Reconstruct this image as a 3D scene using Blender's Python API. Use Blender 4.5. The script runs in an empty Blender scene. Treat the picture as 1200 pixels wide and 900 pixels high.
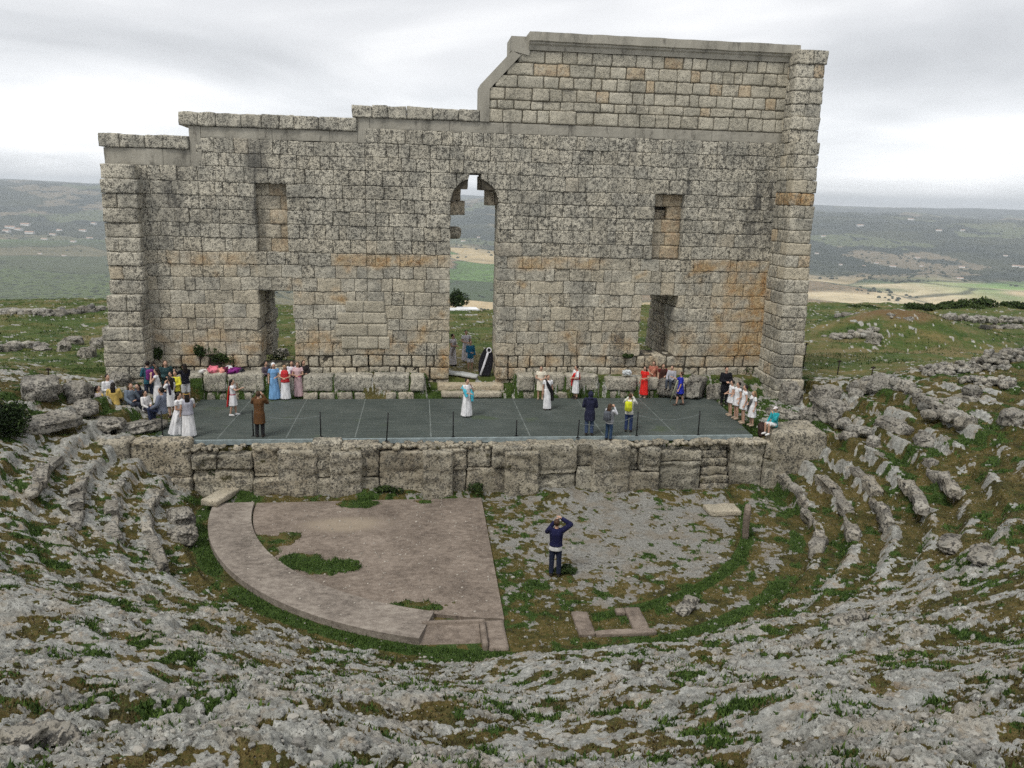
import bpy, bmesh, math, random
import numpy as np
from math import radians, sin, cos, pi, sqrt, atan2, hypot
from mathutils import Vector, Matrix

random.seed(7); RNG = np.random.default_rng(7)
S = bpy.context.scene
COL = S.collection
CAMZ = 10.6; PITCH = radians(13.15); ROLL = radians(1.5); FPX = 933.0
YAW = radians(7.0)                       # the stage wall is turned 7 degrees
E1 = np.array([cos(YAW), sin(YAW)]); N1 = np.array([-sin(YAW), cos(YAW)]); ORG = np.array([0.0, 28.0])
DECK = 1.96                              # top of the stage deck above the orchestra floor

def W(u, v):                             # theatre coordinates (along the stage, away from the seats) -> world
    return ORG[0] + u*E1[0] + v*N1[0], ORG[1] + u*E1[1] + v*N1[1]
def L(x, y):
    dx = x-ORG[0]; dy = y-ORG[1]
    return dx*E1[0]+dy*E1[1], dx*N1[0]+dy*N1[1]
def ray(px, py):
    a = px-600; b = py-450
    X = cos(ROLL)*a+sin(ROLL)*b; Y = -sin(ROLL)*a+cos(ROLL)*b
    return np.array([X, FPX*cos(PITCH)-Y*sin(PITCH), -FPX*sin(PITCH)-Y*cos(PITCH)])
def atz(px, py, z):
    d = ray(px, py); t = (z-CAMZ)/d[2]
    return d[0]*t, d[1]*t

# ------------------------------------------------------------------ noise
_P = np.arange(256); np.random.default_rng(3).shuffle(_P); _P = np.concatenate([_P, _P, _P])
_A = np.random.default_rng(4).uniform(0, 2*pi, 256); _GX = np.cos(_A); _GY = np.sin(_A)
_G3 = np.random.default_rng(5).normal(size=(256, 3)); _G3 /= np.linalg.norm(_G3, axis=1)[:, None]
def pn(x, y, s=0):
    x = np.asarray(x, float)+s*17.31; y = np.asarray(y, float)+s*9.77
    xi = np.floor(x).astype(int); yi = np.floor(y).astype(int); fx = x-xi; fy = y-yi; xi &= 255; yi &= 255
    u = fx*fx*fx*(fx*(fx*6-15)+10); v = fy*fy*fy*(fy*(fy*6-15)+10)
    def g(i, j):
        h = _P[_P[xi+i]+yi+j]; return _GX[h]*(fx-i)+_GY[h]*(fy-j)
    a = g(0, 0); a = a+u*(g(1, 0)-a); b = g(0, 1); b = b+u*(g(1, 1)-b)
    return (a+v*(b-a))*1.4
def fbm(x, y, o=4, s=0, gain=.5):
    r = 0; a = 1; t = 0
    for k in range(o):
        r = r+a*pn(x*2**k, y*2**k, s+k*3); t += a; a *= gain
    return r/t*1.5
def pn3(p, s=0):
    p = p+s*7.13; i = np.floor(p).astype(int); f = p-i; i &= 255
    w = f*f*f*(f*(f*6-15)+10); out = 0
    for a in (0, 1):
        wa = w[:, 0] if a else 1-w[:, 0]
        for b in (0, 1):
            wb = w[:, 1] if b else 1-w[:, 1]
            for c in (0, 1):
                wc = w[:, 2] if c else 1-w[:, 2]
                h = _P[_P[_P[i[:, 0]+a]+i[:, 1]+b]+i[:, 2]+c]; g = _G3[h]
                out = out+wa*wb*wc*(g[:, 0]*(f[:, 0]-a)+g[:, 1]*(f[:, 1]-b)+g[:, 2]*(f[:, 2]-c))
    return out*1.6
_WR = np.random.default_rng(6).random((256, 3))
def worley(x, y, s=0):
    x = np.asarray(x, float)+s*31.7; y = np.asarray(y, float)+s*13.1
    xi = np.floor(x).astype(int); yi = np.floor(y).astype(int)
    f1 = np.full(x.shape, 9.); f2 = np.full(x.shape, 9.); cid = np.zeros(x.shape)
    for a in (-1, 0, 1):
        for b in (-1, 0, 1):
            h = _P[_P[(xi+a) & 255]+((yi+b) & 255)]
            d = np.hypot(xi+a+_WR[h, 0]-x, yi+b+_WR[h, 1]-y)
            n = d < f1
            f2 = np.where(n, f1, np.minimum(f2, d)); cid = np.where(n, _WR[h, 2], cid); f1 = np.where(n, d, f1)
    return f1, f2, cid
def ss(a, b, x):
    t = np.clip((x-a)/(b-a), 0, 1); return t*t*(3-2*t)
def mix(a, b, t): return a+(b-a)*t

# ------------------------------------------------------------------ scene helpers
def tag(o, label=None, cat=None, group=None, kind=None):
    if label: o['label'] = label
    if cat: o['category'] = cat
    if group: o['group'] = group
    if kind: o['kind'] = kind
    return o
def empty(name, loc, rz=0, **k):
    o = bpy.data.objects.new(name, None); COL.objects.link(o); o.location = loc; o.rotation_euler = (0, 0, rz)
    o.empty_display_size = .1
    return tag(o, **k)
def link(name, me, mat=None, parent=None, loc=(0, 0, 0), **k):
    o = bpy.data.objects.new(name, me); COL.objects.link(o); o.location = loc
    if mat is not None and not me.materials:
        for m in (mat if isinstance(mat, (list, tuple)) else [mat]): me.materials.append(m)
    if parent: o.parent = parent
    return tag(o, **k)
def npmesh(name, verts, quads=None, tris=None, smooth=True, attrs=None, mats=None):
    me = bpy.data.meshes.new(name); verts = np.asarray(verts, np.float32)
    me.vertices.add(len(verts)); me.vertices.foreach_set('co', verts.ravel())
    li = []; st = []; tot = []; c = 0
    for arr, k in ((quads, 4), (tris, 3)):
        if arr is None or len(arr) == 0: continue
        arr = np.asarray(arr, np.int32)
        li.append(arr.ravel()); st.append(c+np.arange(len(arr))*k); tot.append(np.full(len(arr), k)); c += len(arr)*k
    li = np.concatenate(li); st = np.concatenate(st); tot = np.concatenate(tot)
    me.loops.add(len(li)); me.loops.foreach_set('vertex_index', li.astype(np.int32))
    me.polygons.add(len(st)); me.polygons.foreach_set('loop_start', st.astype(np.int32)); me.polygons.foreach_set('loop_total', tot.astype(np.int32))
    me.polygons.foreach_set('use_smooth', np.full(len(st), smooth))
    if mats is not None: me.polygons.foreach_set('material_index', np.asarray(mats, np.int32))
    me.update(calc_edges=True)
    if attrs:
        for n, a in attrs.items():
            a = np.asarray(a, np.float32)
            if a.ndim == 1:
                at = me.attributes.new(n, 'FLOAT', 'POINT'); at.data.foreach_set('value', a)
            else:
                at = me.attributes.new(n, 'FLOAT_COLOR', 'POINT')
                at.data.foreach_set('color', np.concatenate([a, np.ones((len(a), 1), np.float32)], 1).ravel())
    return me
class MB:                                  # collects pieces that become ONE mesh
    def __init__(s): s.v = []; s.q = []; s.t = []; s.n = 0; s.at = {}
    def add(s, v, q=None, t=None, **at):
        v = np.asarray(v, float)
        s.v.append(v)
        if q is not None and len(q): s.q.append(np.asarray(q)+s.n)
        if t is not None and len(t): s.t.append(np.asarray(t)+s.n)
        for k, a in at.items():
            s.at.setdefault(k, []).append(np.full(len(v), a) if np.isscalar(a) else np.asarray(a))
        s.n += len(v)
    def verts(s): return np.concatenate(s.v)
    def mesh(s, name, smooth=True):
        return npmesh(name, np.concatenate(s.v), np.concatenate(s.q) if s.q else None, np.concatenate(s.t) if s.t else None,
                      smooth, {k: np.concatenate(a) for k, a in s.at.items()})
def box(m, x0, x1, y0, y1, z0, z1, **at):
    v = [(x, y, z) for z in (z0, z1) for y in (y0, y1) for x in (x0, x1)]
    m.add(v, [(0, 2, 3, 1), (4, 5, 7, 6), (0, 1, 5, 4), (2, 6, 7, 3), (0, 4, 6, 2), (1, 3, 7, 5)], **at)
def prism(m, poly, y0, y1, **at):          # polygon in (x,z) extruded along y
    n = len(poly); v = [(x, y0, z) for x, z in poly]+[(x, y1, z) for x, z in poly]
    q = [(i, (i+1) % n, (i+1) % n+n, i+n) for i in range(n)]
    t = [(0, i+1, i) for i in range(1, n-1)]+[(n, n+i, n+i+1) for i in range(1, n-1)]
    m.add(v, q, t, **at)
_bt = {}
def box_topo(a, b, c):
    if (a, b, c) in _bt: return _bt[(a, b, c)]
    idx = {}; vs = []; q = []
    def vid(i, j, k):
        if (i, j, k) not in idx: idx[(i, j, k)] = len(vs); vs.append((i, j, k))
        return idx[(i, j, k)]
    for i in range(a):
        for k in range(c):
            q.append((vid(i, 0, k), vid(i+1, 0, k), vid(i+1, 0, k+1), vid(i, 0, k+1)))
            q.append((vid(i+1, b, k), vid(i, b, k), vid(i, b, k+1), vid(i+1, b, k+1)))
    for i in range(a):
        for j in range(b):
            q.append((vid(i, j+1, 0), vid(i+1, j+1, 0), vid(i+1, j, 0), vid(i, j, 0)))
            q.append((vid(i, j, c), vid(i+1, j, c), vid(i+1, j+1, c), vid(i, j+1, c)))
    for j in range(b):
        for k in range(c):
            q.append((vid(0, j+1, k), vid(0, j, k), vid(0, j, k+1), vid(0, j+1, k+1)))
            q.append((vid(a, j, k), vid(a, j+1, k), vid(a, j+1, k+1), vid(a, j, k+1)))
    r = (np.array(vs, float), np.array(q)); _bt[(a, b, c)] = r; return r
def _sp(t, n):                             # even index -> spacing tighter at the ends
    t = t/n; return mix(t, t*t*(3-2*t), .55)
def block(m, u0, u1, v0, v1, z0, z1, n=(8, 2, 6), rad=.06, **at):   # rounded block
    vs, q = box_topo(*n)
    h = np.array([u1-u0, v1-v0, z1-z0])/2; c = np.array([u1+u0, v1+v0, z1+z0])/2
    p = np.stack([_sp(vs[:, k], n[k])*2-1 for k in range(3)], 1)*h
    r = min(rad, h.min()*.9); k = np.clip(p, -(h-r), h-r); d = p-k; l = np.linalg.norm(d, axis=1); l[l == 0] = 1
    m.add(k+d/l[:, None]*r+c, q, **at)
def roughen(m, amp=.03, f=3.0, amp2=.012, f2=9., seed=0, axis=None):
    p = m.verts(); o = 0
    for k, w in (((f, amp), 0), ((f2, amp2), 1)):
        if k[1] == 0: continue
        for ax in range(3):
            if axis is not None and ax not in axis: continue
            p[:, ax] += k[1]*pn3(m_base(m)*k[0], seed+ax*5+w*20)
    m.v = [p]
    return m
def m_base(m):
    if not hasattr(m, '_b') or len(m._b) != m.n: m._b = m.verts().copy()
    return m._b
def ico(sub):
    bm = bmesh.new(); bmesh.ops.create_icosphere(bm, subdivisions=sub, radius=1)
    v = np.array([x.co[:] for x in bm.verts]); t = np.array([[x.index for x in f.verts] for f in bm.faces]); bm.free(); return v, t
ICO = {k: ico(k) for k in (1, 2, 3, 4)}
def stone(m, c, r, sub=2, seed=0, sq=.55, rough=.22, rz=None, **at):      # one irregular stone, r = half sizes
    v, t = ICO[sub]; R = np.random.default_rng(seed)
    p = np.sign(v)*np.abs(v)**sq; p /= np.max(np.abs(p))
    p = p+rough*np.stack([pn3(v*1.6+seed*3.1, 1), pn3(v*1.6+seed*3.1, 2), pn3(v*1.6+seed*3.1, 3)], 1)
    if sub >= 3: p = p+v*(.10*pn3(v*4.5+seed, 4)+.05*pn3(v*10+seed, 5))[:, None]
    p = p*np.asarray(r)
    a = R.uniform(0, 2*pi) if rz is None else rz; tl = R.normal(0, .10)
    y = p[:, 1]*cos(tl)-p[:, 2]*sin(tl); z = p[:, 1]*sin(tl)+p[:, 2]*cos(tl); x = p[:, 0]
    m.add(np.stack([x*cos(a)-y*sin(a), x*sin(a)+y*cos(a), z], 1)+np.asarray(c), None, t, **at)
def tube(m, pts, rad, n=8, flat=1.0, cap=True, **at):
    pts = [Vector(p) for p in pts]; k = len(pts); v = []; ref = Vector((0, 0, 1))
    for i, p in enumerate(pts):
        d = (pts[min(i+1, k-1)]-pts[max(i-1, 0)]).normalized()
        a = d.cross(Vector((0, 1, 0)) if abs(d.y) < .85 else Vector((1, 0, 0))).normalized(); b = d.cross(a)
        r = rad[i] if hasattr(rad, '__len__') else rad
        rx, ry = r if hasattr(r, '__len__') else (r, r*flat)
        for j in range(n):
            t = 2*pi*j/n; v.append(p+a*cos(t)*rx+b*sin(t)*ry)
    q = [(i*n+j, i*n+(j+1) % n, (i+1)*n+(j+1) % n, (i+1)*n+j) for i in range(k-1) for j in range(n)]
    t = []
    if cap:
        v += [pts[0], pts[-1]]
        t = [(k*n, (j+1) % n, j) for j in range(n)]+[(k*n+1, (k-1)*n+j, (k-1)*n+(j+1) % n) for j in range(n)]
    m.add([tuple(x) for x in v], q, t, **at)
def ell(m, c, r, sub=2, **at):
    v, t = ICO[sub]; m.add(v*np.asarray(r)+np.asarray(c), None, t, **at)

# ------------------------------------------------------------------ materials
class NT:
    def __init__(s, name):
        s.m = bpy.data.materials.new(name); s.m.use_nodes = True; s.t = s.m.node_tree; s.t.nodes.clear()
        s.out = s.n('ShaderNodeOutputMaterial'); s.b = s.n('ShaderNodeBsdfPrincipled')
        s.t.links.new(s.b.outputs[0], s.out.inputs['Surface']); s.b.inputs['Roughness'].default_value = .9
        s.b.inputs['Specular IOR Level'].default_value = .2
        tc = s.n('ShaderNodeTexCoord'); s.co = tc.outputs['Object']
    def n(s, t): return s.t.nodes.new(t)
    def set(s, sock, val):
        if isinstance(val, bpy.types.NodeSocket): s.t.links.new(val, sock)
        elif isinstance(val, tuple) and len(val) == 3 and sock.type == 'RGBA': sock.default_value = (*val, 1)
        else: sock.default_value = val
    def attr(s, name, col=False):
        a = s.n('ShaderNodeAttribute'); a.attribute_name = name; return a.outputs['Color' if col else 'Fac']
    def scale(s, v, co=None):
        m = s.n('ShaderNodeMapping'); s.set(m.inputs[0], co or s.co); m.inputs['Scale'].default_value = v; return m.outputs[0]
    def noise(s, sc, det=4, rough=.55, co=None, dist=0):
        n = s.n('ShaderNodeTexNoise'); s.set(n.inputs['Vector'], co or s.co); n.inputs['Scale'].default_value = sc
        n.inputs['Detail'].default_value = det; n.inputs['Roughness'].default_value = rough; n.inputs['Distortion'].default_value = dist
        return n.outputs['Fac']
    def vor(s, sc, feat='F1', co=None, out='Distance'):
        n = s.n('ShaderNodeTexVoronoi'); n.feature = feat; s.set(n.inputs['Vector'], co or s.co); n.inputs['Scale'].default_value = sc
        return n.outputs[out]
    def ramp(s, f, stops):
        r = s.n('ShaderNodeValToRGB'); s.set(r.inputs[0], f); e = r.color_ramp.elements
        while len(e) < len(stops): e.new(.5)
        for x, (p, c) in zip(e, stops):
            x.position = p; x.color = (c, c, c, 1) if not isinstance(c, tuple) else (*c, 1)
        return r.outputs[0]
    def mixc(s, f, a, b, mode='MIX'):
        n = s.n('ShaderNodeMix'); n.data_type = 'RGBA'; n.blend_type = mode; n.clamp_factor = True
        s.set(n.inputs[0], f); s.set(n.inputs[6], a); s.set(n.inputs[7], b); return n.outputs[2]
    def math(s, op, a, b=0., c=None, clamp=False):
        n = s.n('ShaderNodeMath'); n.operation = op; n.use_clamp = clamp; s.set(n.inputs[0], a); s.set(n.inputs[1], b)
        if c is not None: s.set(n.inputs[2], c)
        return n.outputs[0]
    def step(s, x, a, b):
        n = s.n('ShaderNodeMapRange'); n.interpolation_type = 'SMOOTHSTEP'; s.set(n.inputs[0], x); n.inputs[1].default_value = a; n.inputs[2].default_value = b
        return n.outputs[0]
    def done(s, col, bump=None, strength=.5, dist=.02, rough=None):
        s.set(s.b.inputs['Base Color'], col)
        if rough is not None: s.set(s.b.inputs['Roughness'], rough)
        if bump is not None:
            b = s.n('ShaderNodeBump'); s.set(b.inputs['Height'], bump); b.inputs['Strength'].default_value = strength; b.inputs['Distance'].default_value = dist
            s.t.links.new(b.outputs[0], s.b.inputs['Normal'])
        return s.m

def mat_stone(name, light, mid, tanamt=.5, lichen=.5, moss=False, fs=1.):
    t = NT(name)
    big = t.noise(.9, 4, .6); med = t.noise(6.5*fs, 6, .72); fine = t.noise(24*fs, 4, .75)
    tone = t.attr('tone'); tan = t.attr('tan'); dark = t.attr('dark')
    c = t.mixc(t.step(big, .35, .65), mid, light)
    c = t.mixc(t.step(tone, 0, 1), c, t.mixc(.6, c, (.56, .49, .36)))
    c = t.mixc(t.math('MULTIPLY', tan, t.step(t.noise(1.5, 6, .7), .30, .52), clamp=True), c, t.mixc(t.step(t.noise(3.4, 5, .7), .4, .66), (.52, .39, .225), (.41, .24, .105)))
    # dark lichen: fine black speckle and blots, also painted shade on rear door jambs
    blot = t.step(t.math('ADD', t.math('MULTIPLY', med, .55), t.math('MULTIPLY', fine, .60)), .555, .635)
    fac = t.math('MULTIPLY', blot, t.math('ADD', t.math('MULTIPLY', dark, .9), lichen), clamp=True)
    fac = t.math('MULTIPLY', fac, .88)
    c = t.mixc(fac, c, (.040, .039, .036))
    stk = t.step(t.noise(.55, 5, .65, co=t.scale((1, 1, .22))), .54, .68); c = t.mixc(t.math('MULTIPLY', stk, t.math('MULTIPLY', dark, .75), clamp=True), c, (.085, .083, .076))
    wl = t.step(t.noise(26, 3, .6, co=t.scale((1, 1, 1.1))), .60, .70)
    c = t.mixc(t.math('MULTIPLY', wl, .40), c, (.55, .55, .52))
    pit = t.step(t.vor(15*fs), .12, .30)
    c = t.mixc(t.math('MULTIPLY', t.math('SUBTRACT', 1., pit), .6), c, (.04, .036, .03))
    if moss: c = t.mixc(t.step(t.noise(1.7, 5, .7), .60, .70), c, (.055, .05, .018))
    h = t.math('ADD', t.math('ADD', med, t.math('MULTIPLY', fine, .5)), t.math('MULTIPLY', pit, .35))
    return t.done(c, h, .9, .06)
def mat_plain(name, col, var=.25, sc=6., rough=.85, bump=.0, spec=.2):
    t = NT(name); n = t.noise(sc, 4, .6)
    lo = tuple(x*(1-var) for x in col); hi = tuple(min(1, x*(1+var)) for x in col)
    t.b.inputs['Specular IOR Level'].default_value = spec
    return t.done(t.mixc(t.step(n, .3, .7), lo, hi), n if bump else None, bump, .02, rough)
_cl = {}
def cloth(col):
    k = tuple(round(c, 3) for c in col)
    if k not in _cl:
        t = NT('cloth'); n = t.noise(9, 3, .5, co=t.scale((1, 1, .35))); f = t.noise(60, 2)
        lo = tuple(x*.8 for x in col); hi = tuple(min(.85, x*1.15) for x in col)
        _cl[k] = t.done(t.mixc(t.step(n, .35, .65), lo, hi), t.math('ADD', n, t.math('MULTIPLY', f, .15)), .5, .03)
    return _cl[k]

# ------------------------------------------------------------------ the ground
PATCH = [(-7.9, -4.3, 1.0, .6), (-8.1, -5.3, .8, .8), (-7.2, -6.0, 1.1, .45), (-5.9, -6.2, .9, .55), (-6.9, -5.6, .9, .4), (-7.4, -3.9, .5, .3),
         (-3.6, -8.62, 1.15, .30), (-5.5, -1.35, .75, .42), (-3.2, -1.25, .5, .22)]
def terrain(x, y, detail=True):
    x = np.asarray(x, float); y = np.asarray(y, float)
    u, v = L(x, y); du = u+.4; dv = v+.9; r = np.hypot(du, dv)
    n_lo = fbm(u*.13, v*.13, 3, 11); n_md = fbm(u*.42, v*.42, 4, 12)
    rr = r+(.35*n_lo+.18*n_md)*ss(10.6, 13, r)
    q = (rr-10.45)/.92
    side = ss(4.5, 9.5, np.abs(du))*ss(-13, -7, dv)
    drop = ss(-.35, .25, fbm(u*.3, v*.3, 3, 13)); k = np.clip((.55+.40*drop)*side*np.where(du > 0, 1.0, .55)+.42*ss(-.1, .4, n_lo+n_md*.5), 0, 1)
    fl = np.floor(q); fr = q-fl; st = fl+ss(0., .32, fr)
    bowl = np.maximum(.485*mix(q, st, k), 0); bowl = np.where(q < 0, 0, bowl); cap = mix(8.6, 3.3, ss(-15, -2.5, dv)); bowl = np.where(bowl > cap, cap+1.6*(1-np.exp(-(bowl-cap)/4.0)), bowl)
    riser = (ss(.0, .1, fr)*ss(.62, .42, fr))*(q > 0)*k*ss(-.3, .3, fbm(u*.9, v*.9, 3, 14)+.1)
    orch = .0-.12*ss(9.85, 10.1, r)*ss(10.75, 10.45, r)-.08*np.exp(-((r-8.55)/.22)**2)*(du > 1.5)+.04*n_md+.26*ss(-1.9, -.5, v+.35*n_md)*(.6+n_md)
    low = np.where(q < 0.0, np.maximum(orch, 0*bowl), bowl+orch*.4)
    terr = np.maximum(low, 1.92*ss(-.15, .35, v)+0*v)
    deckm = ((u > -12.4) & (u < 9.9) & (v > .35) & (v < 6.5))
    terr = np.where(deckm, 1.45, terr)
    # the wide field behind the stage wall
    plate = np.interp(v, [0, 7, 10, 20, 34, 46, 60], [2.7, 2.65, 2.45, 1.95, 1.35, .85, .6])
    plate = plate+.30*fbm(u*.07, v*.07, 3, 21)*ss(9, 14, v)+1.7*np.exp(-((u-31)/5.5)**2-((v-25)/4)**2)-.25*np.exp(-((v-16.5-.1*(u-20))/1.2)**2)*ss(15, 18, u)
    plate = plate+ss(16, 24, np.abs(u))*ss(14, 6, v)*.9
    ve = 47+3*fbm(u*.02, 0*u, 2, 22)-5.5*np.exp(-((u+2)/13)**2)
    plate = np.where(v > ve, plate-(v-ve)*.30, plate)
    t = ss(1.5, 6.0, v-np.where(u > 0, 1.2, 0)*ss(10, 16, u))
    back = np.where((np.abs(u) < 30) & (v < 6.4) & (v > 0), np.minimum(plate, np.maximum(1.95, 1.95+(np.abs(u-(-1))-11.5)*.30)), plate)
    h = mix(np.maximum(terr, 0), back, t)
    h = np.where(deckm, 1.45, h)
    # between deck and wall
    pod = ((u > -14.2) & (u < -3.0)) | ((u > .95) & (u < 4.75))
    strip = (v >= 6.3) & (v < 9.4) & (np.abs(u) < 15)
    gap = (u >= -3.0) & (u <= .95)
    h = np.where(strip & pod, 2.82, h)
    h = np.where(strip & gap, np.interp(v, [6.3, 7.2, 7.8, 9.4], [1.98, 2.2, 2.6, 2.6]), h)
    h = np.where((v >= 4.6) & (v < 9.4) & (u >= 4.75) & (u < 14.5), np.maximum(np.where(u < 9.9, np.where(v < 6.1, 1.45, 1.98), 1.95), np.interp(v, [4.6, 5.9, 7.3, 9.4], [1.95, 2.05, 2.75, 2.7])*np.where((u < 9.9) & (v < 6.2), 0, 1)), h)
    # ---- what covers it
    cav = ss(10.5, 11.1, rr)*ss(1.5, .2, v)
    field = ss(6.2, 9, v+np.abs(n_md)*1.0)
    b = np.full(x.shape, .30)
    bc = .545+.16*n_lo-.20*ss(6, 13, du)*ss(-17, -4, dv)-.02*ss(8, 14, -du)*ss(-4, 0, dv)-.10*ss(14.5, 10.5, r)*ss(6, 2, np.abs(du))
    bc = bc-.10*ss(10.5, 13, du)*ss(-9, -4, dv)
    bc = bc+riser*np.where(du > 0, .42, .3)-(1-riser)*k*np.where(du > 0, .24, .12)
    gr = np.exp(-((u-2.6)/3.4)**2-((v+4.6)/3.6)**2)
    bo = .32+.38*gr+.22*np.exp(-((u-5.5)/2.5)**2-((v+3)/3)**2)-.35*np.exp(-((r-8.55)/.3)**2)*(du > 1)-.4*ss(9.7, 10.0, r)*mix(1, .4, ss(0, 3, du))+.1*ss(6.5, 7.5, u)*ss(-2.5, -1.5, v)-.15*ss(-8, -10, v)+.25*(np.exp(-((u-3)/1.5)**2-((v+1.7)/.6)**2))
    b = mix(bo, bc, cav)
    b = np.where(v > 1.2, mix(b, .44, ss(1.2, 3, v)), b)
    b = mix(b, .20, field)
    f1 = fbm(u*.55, v*.55, 5, 31, .6); f2 = fbm(u*2.3, v*2.3, 4, 33, .6)
    m = .40*f1+.70*fbm(u*1.5, v*2.2, 4, 33, .6)+.40*fbm(u*6, v*6, 3, 35)+(b-.5)*1.2
    rock = ss(-.09, .09, m)
    padm = (r < 9.9) & (u < -1.1) & (v < -.9)
    pg = np.zeros(x.shape)
    wob = .3*n_md+.55*fbm(u*2.2, v*2.2, 4, 41)
    for (pu, pv, pr, ps) in PATCH: pg = np.maximum(pg, 1-np.hypot((u-pu)/pr, (v-pv)/ps)+wob)
    patch = ss(.0, .25, pg)*padm
    rock = np.where(padm | deckm, 0, rock)
    green = ss(-.22, .36, .5*fbm(u*.5+9, v*.5, 4, 51)+.7*fbm(u*1.9, v*1.9, 4, 53)-.09)
    green = np.maximum(green, ss(.5, 1., ss(9.8, 9.95, r)*ss(10.85, 10.2, r)*ss(.3, -.6, v)*mix(.92, .80, ss(0, 3, du))+.5*n_md))
    green = np.maximum(green, ss(.35, .8, np.exp(-((r-8.55-.15*n_md)/.26)**2)*(du > 1.5)*ss(-.8, -3.2, v)+.3*n_md))
    green = np.maximum(green, field*(.72+.5*fbm(u*.2, v*.35, 4, 55)))
    green = np.maximum(green, patch*(.52+1.3*n_md)); green = np.maximum(green, strip*.9*ss(-.3, .2, n_md+.25))
    green = np.maximum(green, ((u > 9.2) & (u < 13) & (v > .6) & (v < 7)).astype(float)*.85)
    green = green*(1-.95*np.exp(-((v-16.5-.1*(u-20)+.6*n_md)/.6)**2)*ss(14, 17, u))*(1-.7*ss(.35, .8, np.exp(-((u-31)/4.5)**2-((v-25)/3)**2)+.3*n_md))*(1-.9*ss(.3, .7, np.exp(-((u+.9)/1.3)**2)*ss(8, 9, v)*ss(19, 13, v)+.2*n_md))
    ochre = ss(.35, .8, np.exp(-((u-31)/4.5)**2-((v-25)/3)**2)+.3*n_md)
    hole = np.exp(-((u+9.6)/1.0)**2-((v+.5)/.8)**2); green = np.maximum(green, hole)
    grav = np.where(q < .1, 1., 0.)*ss(.3, -.3, v)
    out = dict(ochre=ochre, h=h, u=u, v=v, rock=rock, green=np.clip(green, 0, 1), field=field, grav=grav, r=r, patch=patch)
    if detail:
        rel = np.where(grav > .5, .14, 1.0)*mix(1, .55, field)
        rel = np.where(strip | deckm, .1, rel)
        th = np.arctan2(dv, du); a1 = th*13; wx = .35*fbm(u*.9, v*.9, 3, 61)
        w1, w2, c1 = worley(a1*.85+wx, rr*1.25+wx, 1)
        x1, x2, c2 = worley(a1*2.6+wx, rr*3.1-wx, 2)
        y1, y2, c3 = worley(u*7.5, v*7.5, 3)
        fine = fbm(u*3.2, v*3.2, 4, 63, .6)
        lump = .07*(c1-.4)+.035*ss(0, .28, w2-w1)+.05*(c2-.5)+.04*ss(0, .25, x2-x1)+.04*(c3-.5)+.035*ss(0, .3, y2-y1)+.07*fine+.10*np.abs(f1)+.045*fbm(u*9, v*12, 3, 68)-.05*ss(.12, .35, fbm(u*4.5, v*6, 3, 76))
        flat = ss(-.15, .35, fbm(u*.32+4, v*.6, 4, 73))*ss(.2, -.3, v); tall = mix(1, .42, flat)*mix(.75, 1.0, ss(-.2, .5, fbm(u*.3, v*.3, 2, 65)))*mix(1, .6, k)
        h = h+rel*(rock*(lump*tall)*.9+.22*n_lo*cav+.08*n_md*cav)
        h = h+(1-rock)*.045*fbm(u*5, v*5, 3, 67)*rel+field*(.10*fbm(u*.9, v*.9, 3, 69)+.06*np.abs(fbm(u*2.7, v*2.7, 2, 70)))
        h = np.where(padm, .0+patch*(.135+.04*n_md), h)
        h = np.where(deckm, 1.45, h)
        out['h'] = h
        crev = 1-ss(.0, .10, x2-x1)*ss(.0, .13, w2-w1)
        out['flat'] = flat*rock; out['crev'] = crev*rock*(1-.6*flat); out['cell'] = .5*c1+.5*c2
    return out
def gh(x, y): return float(terrain(np.array([x]), np.array([y]))['h'][0])

def fan(radii, a0, a1, na):
    A = np.linspace(radians(a0), radians(a1), na); Rr, AA = np.meshgrid(radii, A, indexing='ij')
    x = Rr*np.sin(AA); y = Rr*np.cos(AA); n = len(radii)
    i = np.arange(n-1)[:, None]*na+np.arange(na-1)[None, :]
    q = np.stack([i, i+1, i+na+1, i+na], -1).reshape(-1, 4)[:, ::-1]
    return x.ravel(), y.ravel(), q
def geo(a, b, k): return a*np.exp(np.arange(0, math.log(b/a), k))
radii = np.concatenate([geo(.4, 5.5, .02), geo(5.5, 43, .0036), geo(43, 135, .008)])
gx, gy, gq = fan(radii, -58, 58, 1120)
T = terrain(gx, gy)
g = NT('ground_cover')
rk = g.attr('rock'); gn = g.attr('green'); fd = g.attr('field'); gv = g.attr('grav'); cell = g.attr('cell'); crev = g.attr('crev')
nA = g.noise(1.3, 5, .6); nB = g.noise(6, 5, .65); nC = g.noise(22, 5, .7); nD = g.noise(70, 3, .7)
rc = g.ramp(g.math('ADD', g.math('MULTIPLY', nB, .55), g.math('MULTIPLY', nC, .45)), [(.36, (.045, .045, .039)), (.435, (.21, .211, .192)), (.53, (.35, .352, .323)), (.63, (.58, .58, .54))])
rc = g.mixc(g.math('MULTIPLY', g.step(cell, .35, .8), .35), rc, (.42, .415, .38))
rc = g.mixc(g.math('MULTIPLY', g.step(nA, .5, .62), .35), rc, (.34, .27, .185))
rc = g.mixc(g.math('MULTIPLY', g.math('SUBTRACT', 1., g.step(g.vor(9), .10, .26)), .75), rc, (.025, .024, .02))
rc = g.mixc(g.math('MULTIPLY', crev, .5), rc, (.03, .028, .02))
rc = g.mixc(g.math('MULTIPLY', g.math('MULTIPLY', g.step(g.noise(34, 4, .75), .55, .63), g.step(nB, .40, .52)), .9), rc, (.018, .017, .014))
rc = g.mixc(g.math('MULTIPLY', g.attr('flat'), .55), rc, g.ramp(nB, [(.35, (.19, .197, .186)), (.5, (.30, .307, .29)), (.65, (.43, .433, .405))]))
rc = g.mixc(g.math('MULTIPLY', g.step(g.noise(2.7, 6, .7), .54, .66), .6), rc, (.30, .225, .145))
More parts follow.
